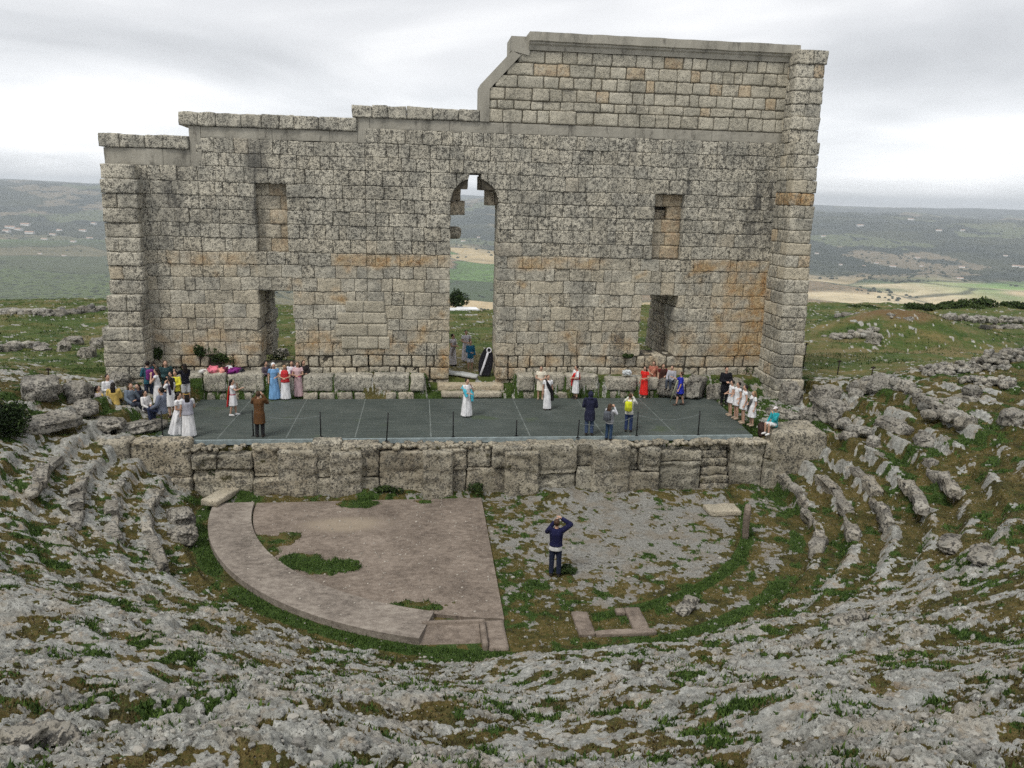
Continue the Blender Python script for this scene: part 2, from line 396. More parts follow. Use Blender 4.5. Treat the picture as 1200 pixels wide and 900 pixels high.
rc = g.mixc(g.math('MULTIPLY', g.step(nD, .60, .70), .4), rc, (.62, .62, .60))
grc = g.ramp(nC, [(.35, (.12, .118, .108)), (.5, (.225, .221, .202)), (.66, (.34, .335, .31))])
grc = g.mixc(g.math('MULTIPLY', g.step(g.vor(16), .22, .12), .35), grc, (.46, .45, .42))
grc = g.mixc(g.math('MULTIPLY', g.step(nA, .46, .6), .5), grc, (.20, .165, .12)); grc = g.mixc(g.math('MULTIPLY', g.step(nB, .46, .34), .7), grc, (.07, .062, .045))
rc = g.mixc(gv, rc, grc)
so = g.ramp(g.math('ADD', g.math('MULTIPLY', nA, .5), g.math('MULTIPLY', nB, .5)), [(.38, (.018, .016, .006)), (.46, (.054, .050, .011)), (.54, (.108, .080, .024)), (.66, (.165, .125, .05))])
so = g.mixc(g.step(nC, .50, .64), so, (.058, .070, .015)); so = g.mixc(g.math('MULTIPLY', g.step(nD, .56, .66), .6), so, (.20, .16, .08)); so = g.mixc(g.math('MULTIPLY', g.step(nD, .45, .36), .7), so, (.012, .012, .006))
so = g.mixc(g.math('MULTIPLY', g.step(g.vor(13), .17, .09), g.step(nA, .42, .5)), so, (.46, .44, .40))
gc = g.ramp(nC, [(.32, (.010, .022, .004)), (.48, (.034, .062, .012)), (.62, (.070, .118, .026)), (.75, (.13, .17, .035))])
fc = g.ramp(g.noise(.35, 6, .65), [(.36, (.030, .062, .010)), (.46, (.060, .092, .018)), (.55, (.090, .098, .026)), (.68, (.18, .14, .055))])
fc = g.mixc(g.math('MULTIPLY', g.step(g.noise(3.1, 5, .7), .5, .62), .45), fc, (.022, .038, .009)); fc = g.mixc(g.math('MULTIPLY', g.step(nB, .52, .64), .5), fc, (.13, .115, .045))
gfac = g.step(g.math('ADD', gn, g.math('MULTIPLY', g.math('SUBTRACT', nB, .5), 1.2)), .40, .62)
c = g.mixc(gfac, so, gc)
c = g.mixc(fd, c, g.mixc(g.step(g.math('ADD', gn, g.math('SUBTRACT', nA, .5)), .3, .75), (.15, .125, .055), fc))
rf = g.step(g.math('ADD', rk, g.math('ADD', g.math('MULTIPLY', g.math('SUBTRACT', nB, .5), .9), g.math('MULTIPLY', g.math('SUBTRACT', nC, .5), .8))), .46, .60)
c = g.mixc(g.math('MULTIPLY', g.attr('ochre'), g.step(nB, .3, .6)), c, (.125, .072, .030))
c = g.mixc(rf, c, rc)
hgt = g.math('ADD', g.math('MULTIPLY', nB, 1.2), g.math('ADD', nC, g.math('MULTIPLY', nD, .3)))
gmat = g.done(c, hgt, .8, .05)
gme = npmesh('ground', np.stack([gx, gy, T['h']], 1), gq, None, True, {k: T[k] for k in ('rock', 'green', 'field', 'grav', 'crev', 'cell', 'flat', 'ochre')})
link('ground', gme, gmat, kind='structure')

# grass blades, dry stalks and gravel, scattered over what the masks say
def tri_areas(q, P):
    a = P[q[:, 0]]; b = P[q[:, 2]]; c = P[q[:, 1]]; d = P[q[:, 3]]
    return .5*np.linalg.norm(np.cross(b-a, d-c), axis=1)
GP = np.stack([gx, gy, T['h']], 1)
area = tri_areas(gq, GP); mid = gq[:, 0]
def pick(wt, n, rmin, rmax):
    d = np.hypot(gx[mid], gy[mid]); w = area*wt[mid]*(d > rmin)*(d < rmax); w = w/np.maximum(d, 6)**.9
    i = RNG.choice(len(mid), n, p=w/w.sum()); qd = gq[i]; s = RNG.random((n, 1)); t = RNG.random((n, 1))
    return (GP[qd[:, 0]]*(1-s)+GP[qd[:, 1]]*s)*(1-t)+(GP[qd[:, 3]]*(1-s)+GP[qd[:, 2]]*s)*t, mid[i]
def blades(n, wt, h0, h1, per, spread, rmin, rmax):
    P, idx = pick(wt, n, rmin, rmax); m = n*per
    base = np.repeat(P, per, 0)+np.c_[RNG.normal(0, spread, (m, 2)), np.full(m, -.015)]
    hh = RNG.uniform(h0, h1, m)*np.repeat(RNG.uniform(.6, 1.3, n), per); a = RNG.uniform(0, 2*pi, m); ln = RNG.uniform(.1, .75, m)*hh; wd = hh*RNG.uniform(.10, .2, m)+.006
    d = np.c_[np.cos(a), np.sin(a)]; pr = np.c_[-np.sin(a), np.cos(a)]
    v = np.empty((m, 3, 3)); v[:, 0, :2] = base[:, :2]+pr*wd[:, None]; v[:, 1, :2] = base[:, :2]-pr*wd[:, None]; v[:, :2, 2] = base[:, 2:3]
    v[:, 2, :2] = base[:, :2]+d*ln[:, None]; v[:, 2, 2] = base[:, 2]+hh
    tone = np.repeat(np.repeat(RNG.random(n), per), 3)
    return v.reshape(-1, 3), np.arange(m*3).reshape(-1, 3), tone
vis_rock = T['rock'] > .6
wg = np.clip(T['green']-.38, 0, 1)*(T['rock'] < .4)*(T['h'] > -1)
dk = (T['u'] > -12.4) & (T['u'] < 9.9) & (T['v'] > .3) & (T['v'] < 6.3)
pad_no = (T['r'] < 9.9) & (T['u'] < -1.1) & (T['v'] < -.9) & (T['patch'] < .4)
inwall = (T['v'] > 7.2) & (T['v'] < 9.3) & (np.abs(T['u']) < 14.5)
wg = np.where(dk | pad_no | inwall, 0, wg)
wd_ = np.where(dk | pad_no | inwall | (T['v'] > 6.3), 0, (T['rock'] < .4)*np.clip(.75-T['green'], 0, 1))
def blade_mat(name, stops):
    t = NT(name); t.b.inputs['Roughness'].default_value = .7
    return t.done(t.ramp(t.attr('tone'), stops))
mg = blade_mat('grass_blade', [(0, (.016, .034, .006)), (.5, (.042, .082, .014)), (1, (.095, .15, .032))])
md = blade_mat('dry_blade', [(0, (.035, .028, .012)), (.5, (.085, .062, .024)), (1, (.10, .10, .035))])
for nm, args, mt in (('grass', (80000, wg, .025, .075, 6, .05, 5, 40), mg), ('dry_grass', (40000, wd_, .02, .055, 5, .05, 5, 36), md)):
    v, t, tone = blades(*args)
    link(nm, npmesh(nm, v, None, t, False, {'tone': tone}), mt, kind='stuff')
wt_ = np.where((T['v'] > 9.6) & (T['h'] > -3), ss(.35, .6, .5+fbm(gx*.25, gy*.25, 3, 90)*.6), 0)
v, t, tone = blades(22000, wt_, .04, .13, 6, .14, 30, 85)
link('tussock_grass', npmesh('tussock_grass', v, None, t, False, {'tone': tone*.75}), mg, kind='stuff')
gm = MB(); P, _ = pick(np.where(dk | pad_no | inwall | (T['v'] > 6.3), 0, .25+T['rock']*.5), 9000, 5.5, 34)
sv, stt = ICO[1]
rs = np.exp(RNG.normal(math.log(.019), .5, len(P))).clip(.008, .05)
for k in range(len(P)):
    j = sv*(1+.35*RNG.random((len(sv), 1)))*rs[k]*np.array([1.2, 1, .7])
    gm.add(j+P[k]+(0, 0, rs[k]*.25), None, stt, tone=float(RNG.random()))
tm = NT('loose_stone_rock'); nb = tm.noise(30, 4, .7)
m_grav = tm.done(tm.mixc(tm.step(tm.attr('tone'), .2, 1.), tm.ramp(nb, [(.35, (.08, .08, .072)), (.6, (.25, .24, .22))]), (.34, .325, .29)), nb, .5, .02)
link('gravel', gm.mesh('gravel', False), m_grav, kind='stuff')

# ------------------------------------------------------------------ valley and hills
def valley(x, y):
    r = np.hypot(x, y); a = np.degrees(np.arctan2(x, y)); n1 = fbm(x/900, y/900, 4, 71); n2 = fbm(x/260, y/260, 3, 72)
    h = np.interp(r, [110, 300, 700, 1200, 2000, 4000, 30000], [-28, -75, -160, -215, -236, -232, -232])+n2*9*ss(200, 900, r)+n1*24*ss(800, 2500, r)
    start = np.interp(a, [-45, -32, -22, -6, 0, 8, 20, 34, 50], [4300, 4200, 4200, 3700, 3500, 3300, 3100, 3200, 3400])+n1*420
    top = np.interp(a, [-45, -33, -26, -10, -6, -2.5, 2, 12, 21, 28, 36, 50], [20, 30, 40, -40, -70, -15, -60, -58, -52, -62, -74, -70])
    h = h+(top+232)*ss(0, 1, (r-start)/3600)*(.93+.16*n1)+n2*12*ss(0, 900, r-start)
    far = np.interp(a, [-50, -20, 0, 20, 50], [90, 60, 30, 20, 40])+35*fbm(a*.12, a*0, 3, 75)
    h = h+np.maximum(0, far-h)*ss(10500, 13500, r)
    return h, start, n1, n2
vr = np.concatenate([geo(104, 800, .02), geo(800, 9000, .0065), geo(9000, 14500, .02)])
vx, vy, vq = fan(vr, -58, 58, 1000)
vh, vst, vn1, vn2 = valley(vx, vy)
rr_ = np.hypot(vx, vy); inh = ss(-200, 300, rr_-vst)
wx = vx+80*vn2; wy = vy+80*vn1
f1, f2, cid = worley(wx/420, wy/560, 5)
pal = 1.2*np.array([(.085, .155, .035), (.13, .24, .05), (.42, .33, .18), (.05, .075, .028), (.46, .36, .21), (.06, .105, .035), (.22, .16, .09), (.10, .18, .04)])
fieldc = pal[(cid*97).astype(int) % len(pal)]*(.92+.16*vn2[:, None])
tanb = (ss(.0, .3, .8*fbm(vx/520+3, vy/340, 3, 78)+.15*(vx > 0)-.05)*ss(-.5, 0, vn1+.4))[:, None]*ss(1500, 1900, rr_)[:, None]*(vx > 600)[:, None]
fieldc = mix(fieldc, np.array((.66, .55, .35)), tanb*.9)
gb = (ss(-.25, .05, fbm(vx/700+9, vy/500, 3, 79)+.1)*ss(1500, 1800, rr_)*ss(900, 1250, vx-.12*vy))[:, None]
fieldc = mix(fieldc, np.array((.16, .30, .07)), gb*.9)
nearg = ss(1650, 1150, rr_)[:, None]
fieldc = mix(fieldc, np.array((.052, .066, .034)), nearg*.9)
lf = (ss(-250, -500, vx)*ss(4500, 3800, rr_))[:, None]; fieldc = mix(fieldc, np.array((.078, .086, .042)), lf*.8)
brown = ((vx > -1100) & (vx < -560) & (rr_ > 950) & (rr_ < 1350) & (vn2 < .35))[:, None]
fieldc = np.where(brown, np.array((.17, .12, .07)), fieldc)
fieldc = mix(fieldc, np.array((.035, .045, .022)), (ss(.05, .01, f2-f1)*.8)[:, None])
g1, g2, gid = worley(wx/520, wy/750, 7); sc = fbm(vx/330, vy/330, 4, 81)
hillc = mix(np.array((.020, .030, .020)), np.array((.050, .058, .030)), ss(-.3, .4, sc)[:, None])
clear = (gid > .70) & (sc > -.15)
hillc = np.where(clear[:, None], mix(np.array((.20, .165, .11)), np.array((.11, .13, .06)), ss(.8, .9, gid)[:, None]), hillc)
colr = mix(fieldc, hillc, inh[:, None])
h_ = NT('valley_fields'); vc = h_.attr('col', True)
sp = h_.step(h_.vor(.055), .30, .42)
c = h_.mixc(h_.math('MULTIPLY', h_.math('SUBTRACT', 1., sp), h_.attr('grove')), vc, (.022, .032, .014))
c = h_.mixc(h_.math('MULTIPLY', h_.step(h_.noise(.012, 6, .7), .4, .65), .35), c, (.04, .05, .028))
vmat = h_.done(c)
grove = np.clip(lf[:, 0]*.55*(vn1 > -.1)+nearg[:, 0]*.9+((cid*53).astype(int) % 3 == 0)*.6*(1-inh)+inh*.7, 0, 1)*(1-tanb[:, 0])
link('hills', npmesh('hills', np.stack([vx, vy, vh], 1), vq, None, True, {'col': np.clip(colr, 0, 1), 'grove': grove}), vmat, kind='structure')

# trees too far and too many to count: one mass of crowns
far_t = MB(); tv, tt = ICO[1]; R2 = np.random.default_rng(21)
cx = R2.uniform(-1, 1, 60000)*50; cr = 1000*np.exp(R2.random(60000)*2.0)
tx = cr*np.sin(np.radians(cx)); ty = cr*np.cos(np.radians(cx)); th, tst, tn1, tn2 = valley(tx, ty)
dens = np.where(cr < 1650, .20+.5*(fbm(tx/300, ty/300, 3, 83) > .12), np.where(cr > tst, .42, 0.0)+(fbm(tx/240, ty/240, 3, 84) > .42)*.8)
keep = np.where(R2.random(60000) < dens*.42)[0]
for i in keep:
    s = R2.uniform(2.2, 4.5)*(1+.25*(cr[i] > 2500)); far_t.add(tv*(1+.3*R2.random((len(tv), 1)))*np.array([s*1.25, s*1.25, s*.9])+(tx[i], ty[i], th[i]+s*.3), None, tt)
link('distant_trees', far_t.mesh('distant_trees', False), mat_plain('far_foliage', (.030, .042, .020), .3, .05), kind='stuff')

# farmhouses and village houses far across the valley
def house_mesh():
    m = MB(); box(m, -8, 8, -5, 5, -3, 6)
    me = bpy.data.meshes.new('house'); bm = bmesh.new()
    P = [(-8, -5, -3), (8, -5, -3), (8, 5, -3), (-8, 5, -3), (-8, -5, 5.5), (8, -5, 5.5), (8, 5, 5.5), (-8, 5, 5.5)]
    V = [bm.verts.new(p) for p in P]
    for f in ((0, 1, 5, 4), (1, 2, 6, 5), (2, 3, 7, 6), (3, 0, 4, 7)): bm.faces.new([V[i] for i in f])
    ro = [bm.verts.new(p) for p in [(-8.5, -5.6, 5.2), (8.5, -5.6, 5.2), (8.5, 0, 8.3), (-8.5, 0, 8.3), (8.5, 5.6, 5.2), (-8.5, 5.6, 5.2)]]
    for f in ((0, 1, 2, 3), (3, 2, 4, 5)): bm.faces.new([ro[i] for i in f]).material_index = 1
    bm.faces.new([ro[i] for i in (0, 3, 5)]); bm.faces.new([ro[i] for i in (1, 4, 2)])
    bm.to_mesh(me); bm.free(); return me
hm = house_mesh(); hm.materials.append(mat_plain('whitewash', (.78, .77, .74), .08, .2)); hm.materials.append(mat_plain('clay_tile_roof', (.40, .27, .20), .2, .3))
spots = [(75, 300, 1), (47, 298, 1), (12, 268, 2), (22, 270, 2), (35, 274, 2), (62, 276, 1.5), (86, 284, 1.5), (97, 271, 1.6), (110, 263, 1.5), (30, 265, 2), (70, 271, 1.5), (8, 272, 2), (52, 281, 1.4), (105, 280, 1.4),
         (543, 283, 1.2), (561, 279, .9), (1008, 265, 1.5), (1027, 309, 1.2), (1046, 313, 1.4), (1075, 303, 1.2), (1080, 313, 1), (1100, 271, 1.3), (1128, 271, 1.2), (1127, 314, 1.3), (1125, 327, 1.4), (1190, 313, 1.5), (1198, 314, 1.5), (965, 278, 1.2), (1067, 258, 1.3), (1012, 312, .9), (985, 311, .9), (1178, 301, .9), (957, 298, 1.)]
for k, (px, py, s) in enumerate(spots):
    d = ray(px, py); d = d/hypot(d[0], d[1]); ts = geo(900, 9500, .004); zs = CAMZ+ts*d[2]; hh = valley(d[0]*ts, d[1]*ts)[0]
    j = int(np.argmax(zs < hh)); t_ = ts[j] if zs[j] < hh[j] else 5200.
    o = link('farmhouse', hm, None, None, (d[0]*t_, d[1]*t_, float(valley(np.array([d[0]*t_]), np.array([d[1]*t_]))[0][0])))
    o.rotation_euler.z = random.uniform(-.5, .5); sc_ = s*t_/3600*.68; o.scale = (sc_*1.5, sc_, sc_*.8)
    lft = px < 200; arch = 500 < px < 600
    tag(o, 'tiny whitewashed house of the far town left of the ruin' if lft else ('tiny whitewashed farmhouse far below seen through the arch' if arch else 'tiny whitewashed farmhouse on the far hillside right of the ruin'), 'house',
        'houses of the far town' if lft else ('houses seen through the arch' if arch else 'farmhouses on the far hillside'))

# ------------------------------------------------------------------ air, sky, sun, camera
hz = MB(); box(hz, -15500, 15500, -400, 15500, -330, 165)
hzm = bpy.data.materials.new('haze_air'); hzm.use_nodes = True; nt = hzm.node_tree; nt.nodes.clear()
ho = nt.nodes.new('ShaderNodeOutputMaterial'); pv = nt.nodes.new('ShaderNodeVolumePrincipled')
pv.inputs['Color'].default_value = (.86, .93, 1, 1); pv.inputs['Density'].default_value = 1.05e-4; pv.inputs['Anisotropy'].default_value = .1
nt.links.new(pv.outputs[0], ho.inputs['Volume'])
link('haze', hz.mesh('haze', False), hzm, kind='stuff')

SUN_EL, SUN_AZ = radians(52), radians(20)           # behind the clouds, ahead and to the right
w = bpy.data.worlds.new('World'); S.world = w; w.use_nodes = True; t = w.node_tree; t.nodes.clear()
def N(x): return t.nodes.new(x)
wo = N('ShaderNodeOutputWorld'); bg = N('ShaderNodeBackground'); bg.inputs[1].default_value = .1; t.links.new(bg.outputs[0], wo.inputs[0])
sky = N('ShaderNodeTexSky'); sky.sky_type = 'NISHITA'; sky.sun_disc = False; sky.sun_elevation = SUN_EL; sky.sun_rotation = SUN_AZ; sky.altitude = 900
tc = N('ShaderNodeTexCoord'); sx = N('ShaderNodeSeparateXYZ'); t.links.new(tc.outputs['Generated'], sx.inputs[0])
def M(op, a, b=0.):
    n = N('ShaderNodeMath'); n.operation = op
    for s_, v_ in ((n.inputs[0], a), (n.inputs[1], b)):
        if isinstance(v_, bpy.types.NodeSocket): t.links.new(v_, s_)
        else: s_.default_value = v_
    return n.outputs[0]
def RAMP(f, stops):
    r = N('ShaderNodeValToRGB'); t.links.new(f, r.inputs[0]); e = r.color_ramp.elements
    while len(e) < len(stops): e.new(.5)
    for x, (p, c) in zip(e, stops): x.position = p; x.color = (*c, 1)
    return r.outputs[0]
den = M('ADD', M('MAXIMUM', sx.outputs[2], 0.), .13)
cb = N('ShaderNodeCombineXYZ'); t.links.new(M('DIVIDE', sx.outputs[0], den), cb.inputs[0]); t.links.new(M('DIVIDE', sx.outputs[1], den), cb.inputs[1])
mp = N('ShaderNodeMapping'); t.links.new(cb.outputs[0], mp.inputs[0]); mp.inputs['Scale'].default_value = (.60, .62, 1); mp.inputs['Location'].default_value = (3.1, .4, 0)
nz = N('ShaderNodeTexNoise'); t.links.new(mp.outputs[0], nz.inputs[0]); nz.inputs['Scale'].default_value = 1.0; nz.inputs['Detail'].default_value = 4; nz.inputs['Roughness'].default_value = .5; nz.inputs['Distortion'].default_value = .4
cloud = RAMP(nz.outputs[0], [(.32, (3.7, 3.78, 3.9)), (.44, (4.4, 4.48, 4.6)), (.56, (5.2, 5.25, 5.35)), (.70, (7.0, 7.0, 7.0))])
glow = RAMP(sx.outputs[2], [(0., (1.32, 1.32, 1.32)), (.05, (1.46, 1.46, 1.46)), (.15, (1.04, 1.04, 1.04)), (.32, (.86, .86, .87)), (.6, (1.05, 1.05, 1.05)), (1., (1.15, 1.15, 1.15))])
mu = N('ShaderNodeMix'); mu.data_type = 'RGBA'; mu.blend_type = 'MULTIPLY'; mu.inputs[0].default_value = 1; t.links.new(cloud, mu.inputs[6]); t.links.new(glow, mu.inputs[7])
mx = N('ShaderNodeMix'); mx.data_type = 'RGBA'; mx.inputs[0].default_value = .96; t.links.new(sky.outputs[0], mx.inputs[6]); t.links.new(mu.outputs[2], mx.inputs[7])
t.links.new(mx.outputs[2], bg.inputs[0])
sl = bpy.data.lights.new('sun', 'SUN'); sl.energy = 1.25; sl.angle = radians(18); sl.color = (1, .955, .87)
so_ = bpy.data.objects.new('sun', sl); COL.objects.link(so_)
# direction to the sun: azimuth measured from +Y towards +X; light from in front-left-above the seats side
sd = Vector((-.35, -.45, .82)).normalized(); so_.rotation_euler = sd.to_track_quat('Z', 'Y').to_euler()
sky.sun_elevation = math.asin(sd.z); sky.sun_rotation = atan2(sd.x, sd.y)
cam = bpy.data.cameras.new('camera'); co_ = bpy.data.objects.new('camera', cam); COL.objects.link(co_)
cam.sensor_width = 36; cam.lens = FPX/1200*36; cam.clip_start = .1; cam.clip_end = 60000
co_.matrix_world = Matrix.Translation((0, 0, CAMZ)) @ Matrix.Rotation(pi/2-PITCH, 4, 'X') @ Matrix.Rotation(ROLL, 4, 'Z')
S.camera = co_
S.view_settings.view_transform = 'Standard'; S.view_settings.look = 'None'; S.view_settings.exposure = .77; S.view_settings.gamma = 1
S.cycles.use_denoising = False; S.cycles.max_bounces = 5; S.cycles.diffuse_bounces = 3; S.cycles.volume_bounces = 0
S.cycles.use_adaptive_sampling = True; S.cycles.adaptive_threshold = .015

# ------------------------------------------------------------------ the stage wall (theatre coordinates inside a turned Empty)
def wall_root(name, u=0, v=0, z=0, **k):
    x, y = W(u, v); return empty(name, (x, y, z), YAW, **k)
M_old = mat_stone('weathered_limestone', (.59, .552, .455), (.345, .33, .28), .5, .46)
M_new = mat_stone('relaid_limestone', (.52, .485, .395), (.33, .31, .25), .5, .22)
M_rough = mat_stone('eroded_stage_wall', (.42, .395, .325), (.225, .213, .172), .5, .72, True, .55)
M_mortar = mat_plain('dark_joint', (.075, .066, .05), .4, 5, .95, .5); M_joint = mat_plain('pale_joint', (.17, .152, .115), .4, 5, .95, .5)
cm = NT('cement'); n1 = cm.noise(1.2, 5, .6, co=cm.scale((1, 1, .25))); n2 = cm.noise(18, 4, .6)
n3_ = cm.noise(2.6, 6, .7, co=cm.scale((1, 1, .35)))
cc = cm.ramp(cm.math('ADD', cm.math('MULTIPLY', n1, .75), cm.math('MULTIPLY', n2, .25)), [(.33, (.10, .095, .08)), (.46, (.27, .255, .215)), (.7, (.38, .36, .305))])
cc = cm.mixc(cm.math('MULTIPLY', cm.step(n3_, .55, .68), .65), cc, (.075, .07, .06))
M_cem = cm.done(cc, n2, .35, .02)
def cement_floor(nm, a_, b_, c_, sand):
  cm2 = NT(nm); n1 = cm2.noise(.55, 6, .62); n2 = cm2.noise(7, 5, .65, co=cm2.scale((.7, 1, 1))); n3 = cm2.noise(40, 3, .7)
  cc = cm2.ramp(cm2.math('ADD', cm2.math('MULTIPLY', n1, .5), cm2.math('MULTIPLY', n2, .5)), [(.36, a_), (.5, b_), (.62, c_)])
  cc = cm2.mixc(cm2.math('MULTIPLY', cm2.step(n3, .54, .66), .55), cc, (.40, .35, .30)); cc = cm2.mixc(cm2.math('MULTIPLY', cm2.step(n3, .44, .32), .6), cc, (.085, .067, .055))
  gd = cm2.n('ShaderNodeVectorMath'); gd.operation = 'DISTANCE'; sc3 = cm2.scale((.55, 1.25, 1)); cm2.t.links.new(sc3, gd.inputs[0]); gd.inputs[1].default_value = (-5.75*.55, -3.1*1.25, 0)
  if sand: cc = cm2.mixc(cm2.math('MULTIPLY', cm2.step(cm2.math('ADD', gd.outputs['Value'], cm2.math('ADD', cm2.math('MULTIPLY', n2, .9), cm2.math('MULTIPLY', n1, 1.2))), 2.05, 1.35), .55), cc, (.36, .30, .225))
  return cm2.done(cc, cm2.math('ADD', n2, n3), .5, .02)
M_pad = cement_floor('worn_cement_floor', (.085, .067, .054), (.172, .139, .113), (.26, .215, .178), True)
M_rim = cement_floor('worn_cement_rim', (.10, .085, .072), (.215, .185, .158), (.32, .285, .245), False)

root = wall_root('stone_stage_wall', 0, 7.4, 0, label='tall ruined limestone stage wall with an arched doorway, stepped top and two end piers', cat='ruin wall')
TH = 1.6
UC, AW, AZ = -.92, 1.03, 10.33           # arch centre, half width, springing height
def top_of(u): return 11.53 if u < -12.38 else (12.68 if u < -5.55 else 13.25)
rows = [(2.0, 2.55), (2.55, 3.1)]
_z = [3.1]+[3.1+.5563*i+float(RNG.normal(0, .035)) for i in range(1, 8)]+[7.55, 8.09]+[8.09+.5733*i+float(RNG.normal(0, .035)) for i in range(1, 9)]+[13.25]
rows += list(zip(_z[:-1], _z[1:]))
holes = [(-10.17, -8.72, 3.3, 6.72, 'door'), (-1.95, .08, 2.0, 10.33, 'arch'), (6.74, 8.42, 3.62, 6.72, 'door'), (-10.13, -8.84, 8.36, 11.0, 'niche'), (7.08, 8.43, 8.33, 10.95, 'niche')]
def arch_half(z): return AW if z <= AZ else sqrt(max(0, AW*AW-((z-AZ)/1.03)**2))
def orange(u, z):
    a = 0
    if 7.5 < z < 8.05 and (-6.9 < u < -2.2 or .9 < u < 5.2): a = .85
    if 7.5 < z < 8.05 and (-14 < u < -10.2): a = .45
    if 7.5 < z < 8.05 and 9.2 < u: a = .95
    if u > 10.2 and 3.2 < z < 7.6: a = max(a, ss(9.6, 11.8, u+.9*pn(z*1.3, 3.3))*.9)
    if -14 < u < -10.8 and 3 < z < 5.2: a = max(a, .5)
    if z < 4.6: a = max(a, .25)
    return float(a)
mas = MB(); core = MB(); R3 = np.random.default_rng(31)
def put(u0, u1, z0, z1, front, back, kind=0, tone=None, tan=None, dark=None, rad=None):
    uc, zc = (u0+u1)/2, (z0+z1)/2
    up = ss(6.5, 9.5, zc)
    tone = min(1, R3.random()**1.3*(.95-.55*up)+.12*(1-up)) if tone is None else tone
    tan = max(orange(uc, zc), .55*float(R3.random() < .05*(1.3-up))) if tan is None else tan
    dark = (-.05+.75*up+.75*R3.random()**1.5)*(.8+.7*max(0, pn(uc*.35, zc*.35, 8))) if dark is None else dark
    if uc > 11.4 and 8 < zc < 13: dark += .35
    if tan > .4: dark *= .35
    g1, g2 = np.abs(R3.normal(0, .0045, 2)); block(mas, u0+.002+g1, u1-.002-g2, front, back, z0+.001+abs(R3.normal(0, .0035)), z1-.002, (11, 2, 8), rad or R3.uniform(.004, .020), tone=tone, tan=tan, dark=dark)
for (z0, z1) in rows:
    zc = (z0+z1)/2; us = [-15.6]
    cuts = []
    for (a, b, h0, h1, kd) in holes:
        if kd == 'arch':
            if z0 < 11.30: hw = arch_half(z1) if z1 < 11.38 else 0.25; cuts.append((UC-hw, UC+hw, kd))
        elif zc > h0 and zc < h1: cuts.append((a+R3.uniform(-.06, .06)*(kd == 'door'), b+R3.uniform(-.06, .06)*(kd == 'door'), kd))
    cuts.sort(); segs = []; a = -15.5
    for c_ in cuts: segs.append((a, c_[0])); a = c_[1]
    segs.append((a, 13.6))
    for (a, b) in segs:
        for lo, hi in ((-15.5, -12.38), (-12.38, -5.55), (-5.55, 13.6)):
            s0, s1 = max(a, lo), min(b, hi)
            if s1-s0 < .05: continue
            zt = min(z1, top_of((s0+s1)/2))
            if zt-z0 < .12: continue
            u = s0; 
            box(core, s0+.06, s1-.06, .085, TH-.1, z0-.003, zt-.003) if zt < 13.3 else None
            while u < s1-.01:
                wdt = float(np.clip(R3.lognormal(math.log(.62), .40), .30, 1.5))
                if s1-(u+wdt) < .34: wdt = s1-u
                if u+wdt > s1: wdt = s1-u
                fr = R3.normal(0, .014); rnd = R3.random()
                rad_ = None
                if zc < 3.7: fr += R3.normal(0, .035); rad_ = R3.uniform(.05, .11)
                if rnd < .004 and zc < 7: fr += .07
                if -14.2 < u+wdt/2 < -10.5 and 3.1 < zc < 4.4 and rnd > .80: fr += .35
                put(u, u+wdt, z0, zt, fr, TH+R3.normal(0, .02), rad=rad_)
                u += wdt
# cut the arch out of the blocks that reach into it
p = mas.verts(); roughen(mas, .022, 3.0, .017, 8., 1); roughen(mas, .014, 5.5, .013, 17., 2); p = mas.verts(); p[:, 2] += .035*pn(p[:, 0]*.35, p[:, 2]*.3, 4); p[:, 1] += .05*pn(p[:, 0]*.4, p[:, 2]*.4, 6)
inz = (p[:, 2] > AZ-.25) & (p[:, 2] < 11.42); hw = np.array([arch_half(z) for z in p[:, 2]]); d = p[:, 0]-UC
push = inz & (np.abs(d) < hw)
p[push, 0] = UC+np.where(d[push] < 0, -hw[push], hw[push])
mas.v = [p]
nzz = pn(p[:, 0]*.9, p[:, 2]*.9, 14)+.6*pn(p[:, 0]*2.3, p[:, 2]*2.3, 15)
U_, Z_ = p[:, 0], p[:, 2]; strip_ = ss(.40, .12, np.abs(Z_-7.80+.14*nzz)); tf = np.zeros(len(p))
for (a_, b_, w_) in ((-6.9, -2.2, .85), (.9, 5.2, .85), (-14, -10.2, .45), (9.2, 13.5, .95)): tf = np.maximum(tf, strip_*ss(a_-.2, a_+.3, U_)*ss(b_+.2, b_-.3, U_)*w_)
tf = np.maximum(tf, ss(9.3, 11.9, U_+.8*nzz)*ss(3.0, 3.6, Z_)*ss(8.2, 7.2, Z_+.5*nzz)*.95); tf = np.maximum(tf, .5*ss(-.2, .5, nzz)*ss(5.6, 4.0, Z_)); tf = np.maximum(tf, .6*ss(.5, .9, nzz)*ss(9, 7, Z_))
old = np.concatenate(mas.at['tan']); mas.at['tan'] = [np.clip(tf*(.45+1.0*nzz)+.22*tf+.22*old, 0, 1)]
link('masonry', mas.mesh('masonry'), M_old, root)
link('wall_core', core.mesh('wall_core', False), M_mortar, root)
